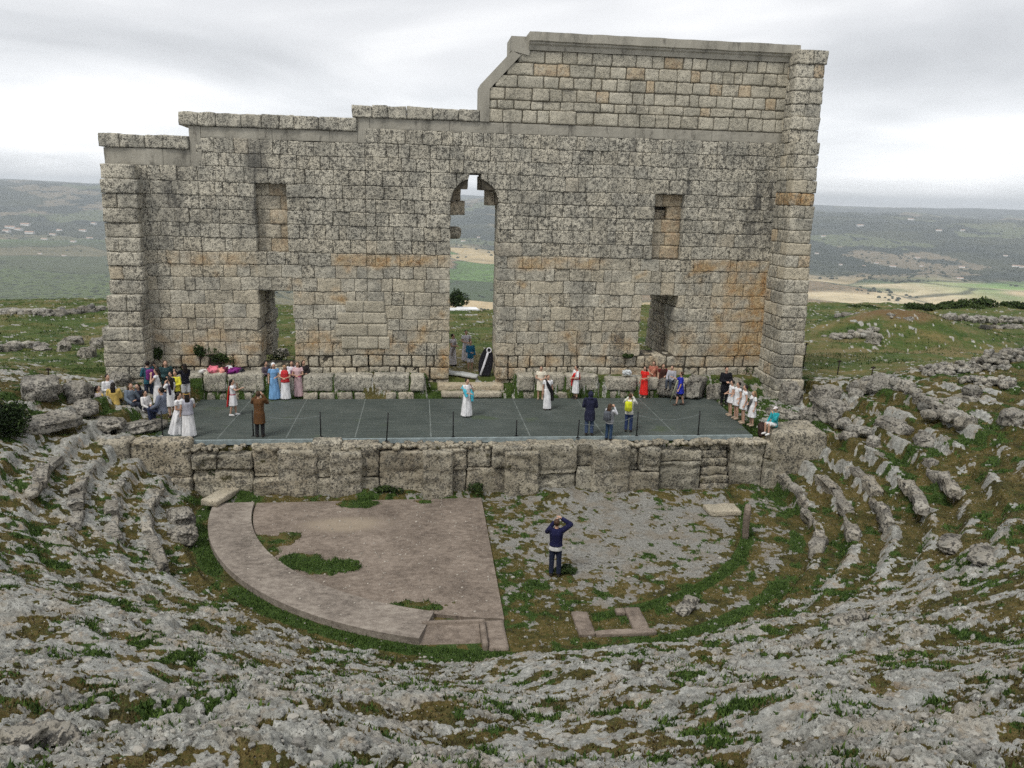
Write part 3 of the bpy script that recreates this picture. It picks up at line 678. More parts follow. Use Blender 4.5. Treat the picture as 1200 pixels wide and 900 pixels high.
# relaid upper section
up = MB(); zr = [13.70, 14.25, 14.62, 15.12, 15.62, 16.12, 16.62]; ucore = MB()
for i in range(6):
    z0, z1 = zr[i], zr[i+1]; zc = (z0+z1)/2; s0 = -.38 if zc < 15.1 else -.38+(zc-15.1)*.93
    if i == 0: s0 = -.65
    box(ucore, s0+.05, 12.95, .085, TH-.2, z0-.002, z1-.002); u = s0
    while u < 12.98:
        wdt = float(np.clip(R3.lognormal(math.log(.66), .32), .36, 1.15)); wdt = 13.0-u if 13.0-(u+wdt) < .3 else wdt
        up_t = R3.random()
        block(up, u+.005, u+wdt-.005, R3.normal(0, .02), TH-.05, z0+.005+abs(R3.normal(0, .006)), z1-.004, (9, 2, 7), R3.uniform(.03, .08), tone=up_t*.45, tan=.5*float(R3.random() < .10), dark=.05+.5*R3.random()**2)
        u += wdt
roughen(up, .022, 3.5, .012, 10, 2); link('relaid_masonry', up.mesh('relaid_masonry'), M_new, root); link('upper_core', ucore.mesh('upper_core', False), M_joint, root)
# cement bands and copings
def quadstrip(m, pts, y0, y1):
    for q_ in pts: prism(m, list(q_), y0, y1)
cb_ = MB()
def band(m, a, b, z0, z1, y0, y1, rad=.02):
    u = a
    while u < b-.01:
        wd2 = min(b-u, R3.uniform(2.2, 3.6)); wd2 = b-u if b-u-wd2 < .8 else wd2
        block(m, u+.001, u+wd2-.001, y0+R3.normal(0, .006), y1, z0, z1, (max(4, int(wd2*7)), 2, 5), rad); u += wd2
for a_, b_, z_0, z_1 in ((-15.98, -12.621, 11.53, 12.19), (-12.619, -12.16, 11.53, 13.12), (-12.159, -5.861, 12.68, 13.12), (-5.859, -5.34, 12.68, 13.69), (-5.339, 13.05, 13.25, 13.69)): band(cb_, a_, b_, z_0, z_1, .012, TH-.05)
roughen(cb_, .014, 2.2, .008, 9, 12)
link('cement_band', cb_.mesh('cement_band', False), M_cem, root)
cs = MB()
quadstrip(cs, [((-.76, 13.71), (-.36, 13.71), (-.36, 15.02), (-.76, 15.17)), ((-.76, 15.172), (-.36, 15.022), (.92, 16.40), (.55, 16.56)), ((.50, 16.56), (1.28, 16.40), (1.28, 17.13), (.50, 17.13))], -.05, TH-.02)
link('cement_edge', cs.mesh('cement_edge', False), M_cem, root)
cn = MB(); prof = [(-.06, 16.62), (-.10, 16.80), (-.18, 16.86), (-.18, 16.92), (-.27, 16.96), (-.27, 17.30), (1.7, 17.32), (1.7, 16.62)]
nn = len(prof); us_ = np.linspace(1.24, 13.0, 90); v_ = np.array([(u, y, z) for u in us_ for y, z in prof]); k_ = np.arange(90).repeat(nn)
v_[:, 2] += .022*pn(v_[:, 0]*1.1, v_[:, 2]*.8, 2)*(v_[:, 2] > 16.9); v_[:, 1] += .02*pn(v_[:, 0]*2.1, v_[:, 2]*4, 3)-.03*(pn(v_[:, 0]*3.3, v_[:, 2]*3, 5) < -.45)*(v_[:, 1] < 0)*-1
cn.add(v_, [(j*nn+i, (j+1)*nn+i, (j+1)*nn+(i+1) % nn, j*nn+(i+1) % nn) for j in range(89) for i in range(nn)], [(0, i, i+1) for i in range(1, nn-1)]+[(89*nn, 89*nn+i+1, 89*nn+i) for i in range(1, nn-1)])
link('cement_cornice', cn.mesh('cement_cornice', False), M_cem, root)
cp = MB()
for (a, b, z0, z1) in ((-16.12, -12.64, 12.2, 12.76), (-12.98, -5.87, 13.13, 13.69), (-6.07, -.77, 13.70, 14.21)):
    u = a
    while u < b-.02:
        wdt = R3.uniform(.55, 1.25); wdt = b-u if b-(u+wdt) < .4 else wdt
        block(cp, u+.006, u+wdt-.006, -.08+R3.normal(0, .015), TH+.1, z0, z1+R3.normal(0, .018)-.03, (8, 3, 6), .03, tone=.3*R3.random(), tan=0, dark=.35+.4*R3.random()); u += wdt
roughen(cp, .03, 2.6, .018, 8, 3); link('coping', cp.mesh('coping'), M_old, root)
# end piers
def pier(u0, u1, spec, seed, **k):
    m = MB(); R = np.random.default_rng(seed)
    for (z0, z1, fr, ex) in spec:
        nr = max(1, round((z1-z0)/.58)); hh = (z1-z0)/nr
        for i in range(nr):
            a, b = u0-ex[0], u1+ex[1]; cut = R.choice([None, R.uniform(.35, .65)]); j = R.normal(0, .025)
            for (s0, s1) in ([(a, b)] if cut is None else [(a, mix(a, b, cut)), (mix(a, b, cut), b)]):
                zc = z0+hh*(i+.5); red = .9 if (u0 > 0 and R.random() < .12) else (.45 if (u0 < 0 and zc < 8 and R.random() < .35) else 0)
                block(m, s0+.003+R.normal(0, .012), s1-.003+R.normal(0, .025), fr+j*.6+R.normal(0, .012), .5, z0+hh*i+.003, z0+hh*(i+1)-.003, (7, 6, 6), R.uniform(.02, .05), tone=R.random()*.5, tan=red if u0 > 0 else 0, dark=.3+.5*R.random()) if not (u0 < 0 and red) else block(m, s0+.006, s1-.006, fr+j, .5, z0+hh*i+.008, z0+hh*(i+1)-.008, (7, 6, 6), .04, tone=1., tan=.15, dark=.0)
    roughen(m, .03, 2.6, .015, 8, seed); link('end_pier', m.mesh('end_pier'), M_old, root, **k)
pier(-16.02, -14.66, [(1.2, 5.0, -1.18, (.22, .05)), (5.0, 6.3, -1.02, (.0, .0)), (6.3, 11.53, -.55, (0, 0))], 41, label='left end pier with a pale face')
def tower(u0, u1, spec, seed, **k):
    m = MB(); R = np.random.default_rng(seed)
    for (z0, z1, fr, ex) in spec:
        nr = max(1, round((z1-z0)/.55)); hh = (z1-z0)/nr
        for i in range(nr):
            zc = z0+hh*(i+.5); f = fr[0]+(fr[1]-fr[0])*(i+.5)/nr+R.normal(0, .03); a, b = u0-ex, u1+ex+R.normal(0, .025); um = mix(a, b, R.uniform(.35, .65)); vm = f+R.uniform(.5, .95)
            cells = [(a, um, f, vm), (um, b, f, vm), (a, b, vm, vm+R.uniform(.5, .8))] if R.random() < .6 else [(a, b, f, vm), (a, b, vm, vm+R.uniform(.5, .8))]
            cells.append((a, b, cells[-1][3], .5))
            for (s0, s1, f0, f1) in cells:
                if f1-f0 < .05: continue
                red = .95 if abs(zc-11.0) < .35 else (.5 if R.random() < .10 else 0); pale = R.random() < .12
                block(m, s0+.003-abs(R.normal(0, .012))*(s0 == a), s1-.003, f0+.003, f1-.003, z0+hh*i+.003, z0+hh*(i+1)-.003, (6, 5, 6), R.uniform(.02, .05), tone=1. if pale else R.random()*.5, tan=red, dark=0. if pale else .25+.5*R.random())
    roughen(m, .03, 2.6, .016, 8, seed); link('end_pier', m.mesh('end_pier'), M_old, root, **k)
tower(12.62, 13.74, [(1.0, 3.0, (-2.3, -2.15), .1), (3.0, 7.4, (-2.15, -1.85), .0), (7.4, 13.25, (-1.72, -1.5), -.02)], 42, label='right end pier with rusty blocks')
tower(12.64, 13.92, [(13.25, 16.45, (-.82, -.80), 0), (16.45, 17.03, (-.88, -.88), .04)], 43)
# rear masonry seen through the openings, niche backs, sills, stepped blocks behind the arch
rear = MB()
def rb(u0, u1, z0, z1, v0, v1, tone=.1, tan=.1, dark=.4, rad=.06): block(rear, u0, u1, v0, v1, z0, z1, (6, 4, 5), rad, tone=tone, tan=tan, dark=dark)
for i in range(7):  # rear door jambs: passage shade put into the colour by a high dark value
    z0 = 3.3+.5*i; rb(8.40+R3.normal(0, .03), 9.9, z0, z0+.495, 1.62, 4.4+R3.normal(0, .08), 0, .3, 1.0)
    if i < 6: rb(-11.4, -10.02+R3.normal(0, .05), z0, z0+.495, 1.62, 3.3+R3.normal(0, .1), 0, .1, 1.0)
for i in range(5):
    for u0, w_ in (((-10.15, 1.0), (-9.15, .36)) if i % 2 else ((-10.15, .55), (-9.6, .8))): rb(u0, u0+w_+.002, 8.08+.59*i, 8.668+.59*i, .42+R3.normal(0, .02), 1.0, .45, .45 if u0 > -9.65 else .1, .25, .02)
    for u0, w_ in (((7.05, .72), (7.77, .7)) if i % 2 else ((7.05, .5), (7.55, .9))):
        if i == 3 and u0 < 7.5:
            rb(u0, u0+w_+.002, 8.08+.58*i, 8.50+.58*i, .66, 1.0, .3, .3, .6, .05); continue
        rb(u0, u0+w_+.002, 8.08+.58*i, 8.658+.58*i, .40+R3.normal(0, .02), 1.0, .5, .55 if u0 > 7.5 else .2, .2, .02)
for (a, b, z0, z1, v0) in ((-2.05, -1.48, 10.42, 11.05, .85), (-2.05, -1.30, 9.80, 10.42, .75), (-2.2, -1.16, 11.0, 11.55, .85), (-.40, .3, 10.25, 10.9, .85), (-.72, .3, 10.9, 11.5, .85)): rb(a, b, z0, z1, v0, 1.62, .1, .35, .35, .03)
rb(-2.05, -1.42, 8.75, 9.3, .9, 1.5, 0, .2, .6, .2)
rb(6.76, 8.40, 3.1, 3.60, .25, 1.2, 0, 0, .9)
rb(6.2, 9.9, 6.78, 7.4, 1.61, 4.4, 0, .2, 1.0); rb(-11.4, -9.4, 6.3, 7.0, 1.61, 4.2, 0, .1, 1.0)  # cover slabs added over the door passages to darken them
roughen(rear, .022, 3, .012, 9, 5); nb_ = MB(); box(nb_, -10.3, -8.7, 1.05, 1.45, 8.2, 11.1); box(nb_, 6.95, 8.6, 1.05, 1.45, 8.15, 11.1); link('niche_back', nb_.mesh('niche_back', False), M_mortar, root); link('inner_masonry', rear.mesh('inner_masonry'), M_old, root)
rp = MB()
for (a, b, z0, z1) in ((-6.85, -5.75, 5.05, 5.55), (-5.74, -4.75, 5.05, 5.55), (-6.95, -5.55, 4.5, 5.04), (-5.54, -4.7, 4.5, 5.04), (-6.7, -6.0, 3.92, 4.49), (-5.99, -5.1, 3.92, 4.49), (-5.09, -4.6, 3.92, 4.49), (-6.5, -5.7, 5.56, 6.05), (-5.69, -4.8, 5.56, 6.05)):
    block(rp, a, b, -.045, .3, z0, z1, (6, 2, 5), .03, tone=.5, tan=.0, dark=.0)
roughen(rp, .01, 3, .006, 12, 6); link('repair_patch', rp.mesh('repair_patch'), M_new, root)

# ------------------------------------------------------------------ podium walls behind the stage
def podium(u0, u1, label, seed, top=2.92):
    r = wall_root('podium_wall', (u0+u1)/2, 6.45, 1.9, label=label, cat='low wall', group='low stone walls at the back of the stage'); R = np.random.default_rng(seed)
    m = MB(); a = u0-(u0+u1)/2; b = -a; u = a
    while u < b-.05:
        wdt = R.uniform(.8, 1.7); wdt = b-u if b-(u+wdt) < .6 else wdt
        block(m, u+.02, u+wdt-.02, R.normal(0, .03), .75, .30, top-1.9+R.normal(0, .03), (9, 4, 7), .1, tone=R.random()*.4, tan=0, dark=.15+.3*R.random()); u += wdt
    roughen(m, .04, 2.2, .018, 7, seed); link('upper_course', m.mesh('upper_course'), M_old, r)
    m = MB(); u = a
    while u < b-.05:
        wdt = R.uniform(.4, 1.0); wdt = b-u if b-(u+wdt) < .4 else wdt
        block(m, u+.03, u+wdt-.03, .0+R.normal(0, .05), .7, -.12, .29, (6, 3, 4), .1, tone=R.random()*.4, tan=.2*R.random(), dark=.2); u += wdt
    roughen(m, .04, 2.6, .02, 7, seed+1); link('footing', m.mesh('footing'), M_old, r)
podium(-14.1, -9.9, 'low stone wall of big blocks under the heap of coats, left part', 51, 3.0)
podium(-8.35, -3.05, 'low wall of big stone blocks left of the arch steps', 52)
podium(5.1, 9.2, 'ruined low wall behind the girls in red and brown', 56, 2.72)
podium(1.0, 4.7, 'low wall of big stone blocks right of the arch steps', 53)
r = wall_root('threshold_step', -1.0, 6.7, 1.9, label='worn pale stone steps leading up into the arched doorway', cat='steps'); m = MB()
block(m, -1.35, 1.35, -.25, .2, .0, .26, (10, 3, 4), .05, tone=.4, tan=.1, dark=.1); block(m, -1.5, 1.5, .22, .95, .1, .50, (10, 3, 4), .06, tone=.6, tan=.3, dark=.0)
roughen(m, .03, 2, .01, 8, 54); link('step', m.mesh('step'), M_new, r)

# ------------------------------------------------------------------ stage deck
dk_ = NT('deck_board'); n1 = dk_.noise(.8, 5, .6); n2 = dk_.noise(5, 4, .6, co=dk_.scale((.15, 3, 1)))
cc = dk_.ramp(dk_.math('ADD', dk_.math('MULTIPLY', n1, .5), dk_.math('MULTIPLY', n2, .5)), [(.34, (.044, .056, .052)), (.52, (.068, .082, .076)), (.68, (.104, .118, .108))])
cc = dk_.mixc(dk_.math('MULTIPLY', dk_.step(dk_.noise(.55, 4, .6), .60, .70), .6), cc, (.06, .085, .042))
M_deck = dk_.done(cc, n2, .15, .01, .65)
M_line = mat_plain('deck_joint', (.135, .155, .148), .25, 3, .6); M_edge = mat_plain('painted_steel_edge', (.24, .29, .30), .2, 4, .45, .1, .4); M_dark = mat_plain('dark_steel', (.018, .019, .02), .3, 10, .6)
sr = wall_root('stage_platform', 0, 0, 0, label='wide dark grey panelled stage platform between the ruin and the seats', cat='stage')
m = MB(); poly = [(-12.75, .32), (9.38, .32), (10.0, 6.12), (-12.9, 6.12)]; n_ = 4
v_ = [(a, b, z) for z in (DECK-.1, DECK) for a, b in poly]; m.add(v_, [(4, 5, 6, 7), (3, 2, 1, 0)]+[(i, (i+1) % 4, (i+1) % 4+4, i+4) for i in range(4)])
link('deck', m.mesh('deck', False), M_deck, sr)
m = MB(); 
for a, b in ((-10.5, -10.4), (-8.1, -8.1), (-5.65, -5.62), (-2.9, -2.88), (.78, .80), (3.6, 3.66), (6.4, 6.5)):
    m.add([(a-.025, .45, DECK+.004), (a+.025, .45, DECK+.004), (b+.02, 6.1, DECK+.004), (b-.02, 6.1, DECK+.004)], [(0, 1, 2, 3)])
for v0 in (1.25, 2.25, 3.3, 4.35, 5.4):
    m.add([(-12.6, v0, DECK+.007), (9.4+.1*v0, v0, DECK+.007), (9.4+.1*v0, v0+.022, DECK+.007), (-12.6, v0+.022, DECK+.007)], [(0, 1, 2, 3)])
link('panel_joint', m.mesh('panel_joint', False), M_line, sr)
m = MB(); box(m, -12.75, 9.38, .22, .318, DECK-.16, DECK+.012); link('edge_strip', m.mesh('edge_strip', False), M_edge, sr)
for a in np.arange(-12, 9.3, 2.1): m = MB(); box(m, a-.05, a+.05, .45, .55, 1.2, DECK-.1); link('support', m.mesh('support', False), M_dark, sr)
# barrier posts and rope
pp = [(191, 512, .95), (217, 510, .98), (297, 511, .95), (376, 512, .92), (453, 517, 1.05), (531, 512, .95), (605, 511, .6), (677, 513, .68), (746, 511, .95), (818, 510, .95)]
pm = [];
for k, (px, py, hh) in enumerate(pp):
    x, y = atz(px, py, DECK); o = empty('barrier_post', (x, y, DECK), label=['thin dark barrier post at the left end beside the seated group', 'thin dark barrier post in front of the silver-topped girl', 'thin dark barrier post beside the brown-coated photographer', 'thin dark barrier post on the empty left third of the stage', 'leaning dark barrier post left of the stage middle', 'thin dark barrier post in front of the girl in a turquoise shawl', 'short dark barrier post right of the stage middle', 'short tilted barrier post beside the navy-coated woman', 'thin dark barrier post next to the yellow backpack', 'thin dark barrier post at the right end of the stage'][k], cat='post', group='barrier posts along the stage edge')
    m = MB(); tl = .07 if k == 4 else (.03 if k == 7 else 0); tube(m, [(0, 0, .012), (tl*.5, 0, hh*.5), (tl, 0, hh)], .024, 8); link('shaft', m.mesh('shaft'), M_dark, o)
    m = MB(); box(m, -.06, .06, -.06, .06, 0, .014); link('base_plate', m.mesh('base_plate', False), M_dark, o)
    m = MB(); ell(m, (tl, 0, hh), (.03, .03, .02), 1); link('cap', m.mesh('cap'), M_dark, o)
    pm.append((x+tl, y, DECK+hh))
M_rope = mat_plain('pale_rope', (.22, .25, .25), .1)
for k in range(len(pm)-1):
    a, b = Vector(pm[k]), Vector(pm[k+1]); m = MB(); sag = .42 if k > 6 else .3
    tube(m, [a.lerp(b, t_/10)-Vector((0, 0, .12+sag*4*(t_/10)*(1-t_/10)*.5)) for t_ in range(11)], .006, 5)
    if k in (2, 7, 8): link('barrier_rope', m.mesh('barrier_rope'), M_rope, None, label={2: 'thin sagging rope across the empty left third of the stage', 7: 'thin sagging rope left of the yellow backpack', 8: 'thin sagging rope between the two rightmost barrier posts'}[k], cat='rope', group='ropes of the stage barrier')

# ------------------------------------------------------------------ the eroded wall below the stage
fr_ = wall_root('stage_front_wall', 0, 0, 0, label='long low eroded stone wall that carries the front of the stage', cat='low wall'); R = np.random.default_rng(61)
m = MB(); u = -14.9
proj = [(-6.45, -5.35, .30, 1.70), (-3.22, -2.13, .38, 1.75), (-.25, .98, .36, 1.7), (2.95, 4.35, .34, 1.75), (-8.3, -6.9, .1, 1.8)]
while u < 10.3:
    wdt = R.uniform(1.3, 2.4); e_ = u+wdt
    if u < 7.2 and e_ > 6.6: e_ = 7.2
    if abs(u-7.2) < 1e-6: e_ = 8.35
    wdt = e_-u
    for hh0, hh1 in (((-.3, R.uniform(.75, 1.15)), ) if R.random() < .0 else ((-.3, 1.0),)):
        tp = 1.84+R.normal(0, .05)+(.25 if u < -12.6 else 0)
        if not abs(u-7.2) < 1e-6:
            zs_ = R.uniform(.7, 1.2); tp += R.normal(0, .07)
            if R.random() < .62:
                um_ = mix(u, e_, R.uniform(.3, .7)) if R.random() < .5 else e_
                for (a0_, a1_) in ((u, um_), (um_, e_)):
                    if a1_-a0_ > .05: block(m, a0_+.012, a1_-.012, -.40+R.normal(0, .10), .30, zs_+.008, tp+R.normal(0, .06), (18, 8, 14), .08, tone=R.random()*.45, tan=.15*R.random(), dark=.35*R.random())
                block(m, u+.012, e_-.012, -.47+R.normal(0, .08), .30, -.3, zs_-.008, (26, 8, 16), .08, tone=R.random()*.35, tan=.15*R.random(), dark=.2*R.random())
            else: block(m, u+.012, e_-.012, -.42+R.normal(0, .11), .30, -.3, tp+R.normal(0, .05), (26, 8, 26), .09, tone=R.random()*.35, tan=.15*R.random(), dark=.2*R.random())
        else:
            block(m, u+.015, e_-.015, .05, .30, -.3, tp, (14, 4, 12), .1, tone=.3, tan=.1, dark=.1); hole_u = (u, e_)
    u = e_
for (a, b, d, tp) in proj: block(m, a, b, -.42-d, .2, -.3, tp+R.normal(0, .04), (18, 8, 24), .09, tone=R.random()*.3, tan=.1, dark=.15)
roughen(m, .04, 1.1, .03, 4.5, 61)
p = m.verts(); p += .022*np.stack([pn3(p*10, k) for k in range(3)], 1); p[:, 1] += .05*ss(.62, .78, np.abs(pn(p[:, 0]*.7, p[:, 2]*2.2, 3))*1.6)*(p[:, 1] < 0); crk = np.abs(p[:, 2]-.95-.15*pn(p[:, 0]*.6, 0*p[:, 0], 5)); p[:, 1] += .07*ss(.09, .02, crk)*(p[:, 1] < .1); m.v = [p]
link('eroded_block', m.mesh('eroded_block'), M_rough, fr_)
st_ = MB()
for k in range(6): block(st_, hole_u[0]+.05, hole_u[1]-.05, -.50+.10*k, .04, -.2 if k == 0 else .30*k-.02, .30*(k+1)-.02, (8, 2, 4), .05, tone=.15, tan=.1, dark=.3)
roughen(st_, .06, 2.2, .03, 7, 62); link('cut_step', st_.mesh('cut_step'), M_rough, fr_, label='small stair cut into the wall')
m = MB(); block(m, 9.95, 12.1, -.5, 1.1, -.1, 2.28, (16, 10, 14), .2, tone=.2, tan=.1, dark=.25); roughen(m, .09, 1.4, .045, 5, 63); p = m.verts(); p += .025*np.stack([pn3(p*10, k) for k in range(3)], 1); m.v = [p]
link('corner_block', m.mesh('corner_block'), M_rough, fr_)
tv_ = MB()
for k in range(420):
    a = R.uniform(-14.5, 10); s = R.uniform(.05, .17); stone(tv_, (a, R.uniform(-.38, .15), 1.80+R.uniform(-.02, .05)), (s, s*.8, s*.55), 2, k, tone=R.random()*.6, tan=.1, dark=.2*R.random())
link('rubble_top', tv_.mesh('rubble_top'), M_rough, fr_)

# ------------------------------------------------------------------ cement floor with its curved kerb
pr = wall_root('orchestra_floor', 0, 0, 0, label='pinkish worn cement half floor with a wide curved rim', cat='cement floor'); ZP = .09
def rim(name, r0, r1, a0, a1, z, zb, n, mat, par, extra=None):
    m = MB(); A = np.linspace(a0, a1, n); P = [(-.4+r_*cos(a), -.9+r_*sin(a)) for a in A for r_ in (r0, r1)]
    v_ = [(x, y, z) for x, y in P]+[(x, y, zb) for x, y in P]; k = len(P); q = []
    for i in range(n-1):
        b = 2*i; q += [(b, b+1, b+3, b+2), (b+1, b+1+k, b+3+k, b+3), (b, b+2, b+2+k, b+k)]
    q += [(0, k, k+1, 1), (2*n-2, 2*n-1, 2*n-1+k, 2*n-2+k)]; m.add(v_, q); return link(name, m.mesh(name, False), mat, par)
rim('curved_rim', 8.575, 9.9, radians(182), radians(252.5), ZP+.095, -.35, 60, M_rim, pr)
m = MB(); A = np.linspace(radians(181), radians(264), 50); P = [(-.4+8.53*cos(a), -.9+8.53*sin(a)) for a in A if -.4+8.53*cos(a) < -1.25]
P = P+[(-1.2, -9.42), (-1.12, -.95)]; k = len(P)
NXg = 70
# triangulated flat slab with a skirt
bm = bmesh.new(); vs = [bm.verts.new((a, b, ZP)) for a, b in P]; vb = [bm.verts.new((a, b, -.3)) for a, b in P]; bm.faces.new(vs)
for i in range(k): bm.faces.new((vs[i], vs[(i+1) % k], vb[(i+1) % k], vb[i]))
bmesh.ops.recalc_face_normals(bm, faces=bm.faces[:]); me = bpy.data.meshes.new('slab'); bm.to_mesh(me); bm.free(); link('slab', me, M_pad, pr)
m = MB(); block(m, -3.30, -1.72, -9.70, -9.56, -.2, ZP+.13, (12, 2, 3), .02); block(m, -1.86, -1.72, -10.70, -9.702, -.2, ZP+.11, (2, 10, 3), .02); block(m, -1.716, -1.22, -10.75, -9.43, -.3, ZP-.01, (5, 12, 3), .03); roughen(m, .012, 2.5, .006, 9, 71)
link('sill_block', m.mesh('sill_block'), M_pad, pr)
m = MB(); m.add([(-3.30, -9.705, ZP+.06), (-1.87, -9.705, ZP+.06), (-1.87, -10.72, -.08), (-3.62, -10.66, -.08), (-3.30, -9.705, -.4), (-1.87, -9.705, -.4), (-1.87, -10.72, -.4), (-3.62, -10.66, -.4)], [(0, 3, 2, 1), (2, 3, 7, 6), (0, 4, 7, 3), (1, 2, 6, 5)])
link('ramp', m.mesh('ramp', False), M_pad, pr)

gp = MB(); R = np.random.default_rng(77)
for k in range(420):
    a, b = R.uniform(-9.2, -1.3), R.uniform(-9.3, -1.1)
    if hypot(a+.4, b+.9) < 9.7: q_ = R.uniform(.012, .045); stone(gp, (a, b, ZP+.005+(.095 if hypot(a+.4, b+.9) > 8.57 else 0)), (q_, q_*.8, q_*.5), 1, k, .8, .2)
link('loose_grit', gp.mesh('loose_grit'), mat_plain('grit', (.33, .30, .26), .4, 9), pr, kind='stuff')

# ------------------------------------------------------------------ loose blocks, ruined walls, plants and props
_ts = geo(5, 130, .002)
def atg(px, py):
    d = ray(px, py); d = d/hypot(d[0], d[1]); h = terrain(d[0]*_ts, d[1]*_ts, False)['h']; zs = CAMZ+_ts*d[2]
    j = int(np.argmax(zs < h)); j = j if zs[j] < h[j] else len(_ts)-1
    return d[0]*_ts[j], d[1]*_ts[j], float(h[j])
M_rock = mat_stone('karst_boulder', (.37, .36, .325), (.165, .162, .147), .3, .75, False, .55)
def boulder(px, py, r, label, seed, group=None, sub=4, name='boulder', sq=.6, rough=.25, dz=None, rz=None):
    x, y, z = atg(px, py); m = MB(); stone(m, (0, 0, 0), r, sub, seed, sq, rough, rz, tone=.25*random.random(), tan=.1, dark=.3)
    p = m.verts(); p += .06*np.stack([pn3(p*4+seed, k) for k in range(3)], 1)+.022*np.stack([pn3(p*18+seed, k) for k in range(3)], 1); m.v = [p]
    return link(name, m.mesh(name), M_rock, None, (x, y, z+(r[2]*.45 if dz is None else dz)), label=label, cat='rock', group=group)
def rubble(pts, name, label, n, size, height, width, seed, cat='ruined wall', group=None):
    R = np.random.default_rng(seed); P = [atg(*p) for p in pts]; m = MB(); o = np.array(P[0]); ln = [0]
    for a, b in zip(P, P[1:]): ln.append(ln[-1]+hypot(b[0]-a[0], b[1]-a[1]))
    for k in range(n):
        s = R.random()*ln[-1]; x = np.interp(s, ln, [p[0] for p in P]); y = np.interp(s, ln, [p[1] for p in P])
        a = R.normal(0, width*.5); hz_ = R.random()*height*max(0, 1-abs(a)/width)
        x += a*R.uniform(-1, 1); y += a; sz = size*R.lognormal(0, .3)
        zz = np.interp(s, ln, [p[2] for p in P])
        stone(m, (x-o[0], y-o[1], zz-o[2]+hz_), (sz, sz*R.uniform(.6, .9), sz*R.uniform(.45, .75)), 3 if size > .2 else 2, seed*50+k, .6, .25, tone=.4*R.random(), tan=.1*R.random(), dark=.35*R.random())
    p = m.verts(); p += .045*np.stack([pn3(p*5+seed, k) for k in range(3)], 1)+.018*np.stack([pn3(p*15+seed, k) for k in range(3)], 1); m.v = [p]
    return link(name, m.mesh(name), M_rock, None, tuple(o), label=label, cat=cat, group=group)
B = [(48, 462, (.85, .6, .42), 'largest grey outcrop boulder at the far left below the grass', 'a'), (94, 462, (.45, .35, .32), 'grey boulder lying between the left outcrop and the end pier', 'a'),
     (140, 452, (.42, .35, .36), 'grey boulder against the foot of the left end pier', 'a'), (88, 470, (.5, .45, .45), 'small grey boulder beside the largest left outcrop', 'a'),
     (100, 482, (.5, .4, .24), 'flat grey boulder just behind the seated girl in a yellow scarf', 'a'), (165, 504, (.9, .5, .22), 'long rounded boulder in front of the seated group on the left', 'a'), (122, 500, (.7, .45, .16), 'flat boulder under the girl in the yellow jacket', 'a'),
     (50, 500, (1.1, .5, .22), 'long flat rock ledge at the left edge of the stage', 'a'), (212, 614, (.42, .36, .32), 'rounded grey boulder left of the curved rim, upper of two', 'o'), (214, 633, (.42, .34, .28), 'rounded grey boulder left of the curved rim, lower of two', 'o'),
     (810, 706, (.20, .15, .10), 'whitish block lying in the green ditch right of the stone frame', 'o'), (802, 716, (.30, .2, .10), 'flat grey stone beside the whitish block in the ditch', 'o'),
     (968, 470, (.55, .5, .42), 'upper squared block of the stack right of the stage', 'r'), (972, 490, (.62, .55, .45), 'lower squared block of the stack right of the stage', 'r'), (925, 470, (.5, .45, .55), 'upright grey boulder at the foot of the right end pier', 'r'),
     (862, 462, (.75, .4, .38), 'grey block behind the man in the black coat', 'r'), (815, 462, (.6, .35, .5), 'grey block behind the boy in the blue tunic', 'r'), (838, 466, (.35, .3, .4), 'narrow grey block next to the man in the black coat', 'r'), (786, 462, (.6, .35, .38), 'grey block behind the women in red and brown', 'r'),
     (948, 492, (.42, .35, .28), 'small boulder behind the seated boy in turquoise', 'r'), (915, 488, (.7, .3, .22), 'long flat stone behind the seated boy in turquoise', 'r'), (1186, 498, (.6, .4, .35), 'lone grey boulder on the brown slope at the right edge', 'r'),
     (1050, 505, (.8, .45, .28), 'slanted slab below the ruined wall at right', 'r'), (1085, 522, (.7, .4, .25), 'smaller slab on the mossy slope below the ruined wall', 'r'), (1024, 402, (.42, .35, .45), 'single dark stone on the meadow at the foot of the mound', 'f'),
     (75, 413, (.35, .3, .36), 'upright grey stone in the grass left of the end pier', 'f'), (86, 404, (.5, .35, .3), 'dark jagged stone in the grass left of the end pier', 'f'), (103, 418, (.4, .28, .34), 'pale pointed stone in the grass left of the end pier', 'f'), (118, 408, (.5, .35, .4), 'grey stone leaning at the base of the left end pier', 'f'), (50, 411, (.7, .3, .14), 'low flat pale stone in the grass far left', 'f'),
     (330, 418, (.35, .3, .3), 'small grey stone lying inside the left doorway', 'f'), (1120, 640, (.55, .4, .12), 'grey rock hump on the right slope', 's'), (1160, 655, (.6, .45, .12), 'broad grey rock hump near the right edge of the slope', 's'),
     (60, 868, (.35, .25, .14), 'pale stone at the lower left corner', 's'), (25, 872, (.28, .22, .14), 'second pale stone at the lower left corner', 's'), (1005, 726, (.25, .2, .13), 'white stone on the right slope, right one of a pair', 's'), (985, 731, (.25, .2, .12), 'white stone on the right slope, left one of a pair', 's')]
for k, (px, py, r, lab, gname) in enumerate(B):
    if gname == 's' and py > 800: r = tuple(q*.75 for q in r)
    boulder(px, py, r, lab, 100+k, {'a': 'boulders left of the stage', 'o': 'stones around the orchestra', 'r': 'boulders right of the stage', 'f': 'stones in the grass', 's': 'rocks on the seat slope'}[gname], sq=.42 if 'squared' in lab or 'block' in lab else .62)
rubble([(1003, 462), (1030, 452), (1058, 458)], 'rubble_wall', 'thick ruined wall of grey boulders right of the end pier', 26, .27, .7, .4, 201)
rubble([(1062, 462), (1090, 482), (1130, 500)], 'rubble_wall', 'ragged heap of boulders running down the right slope', 34, .24, .5, .55, 202)
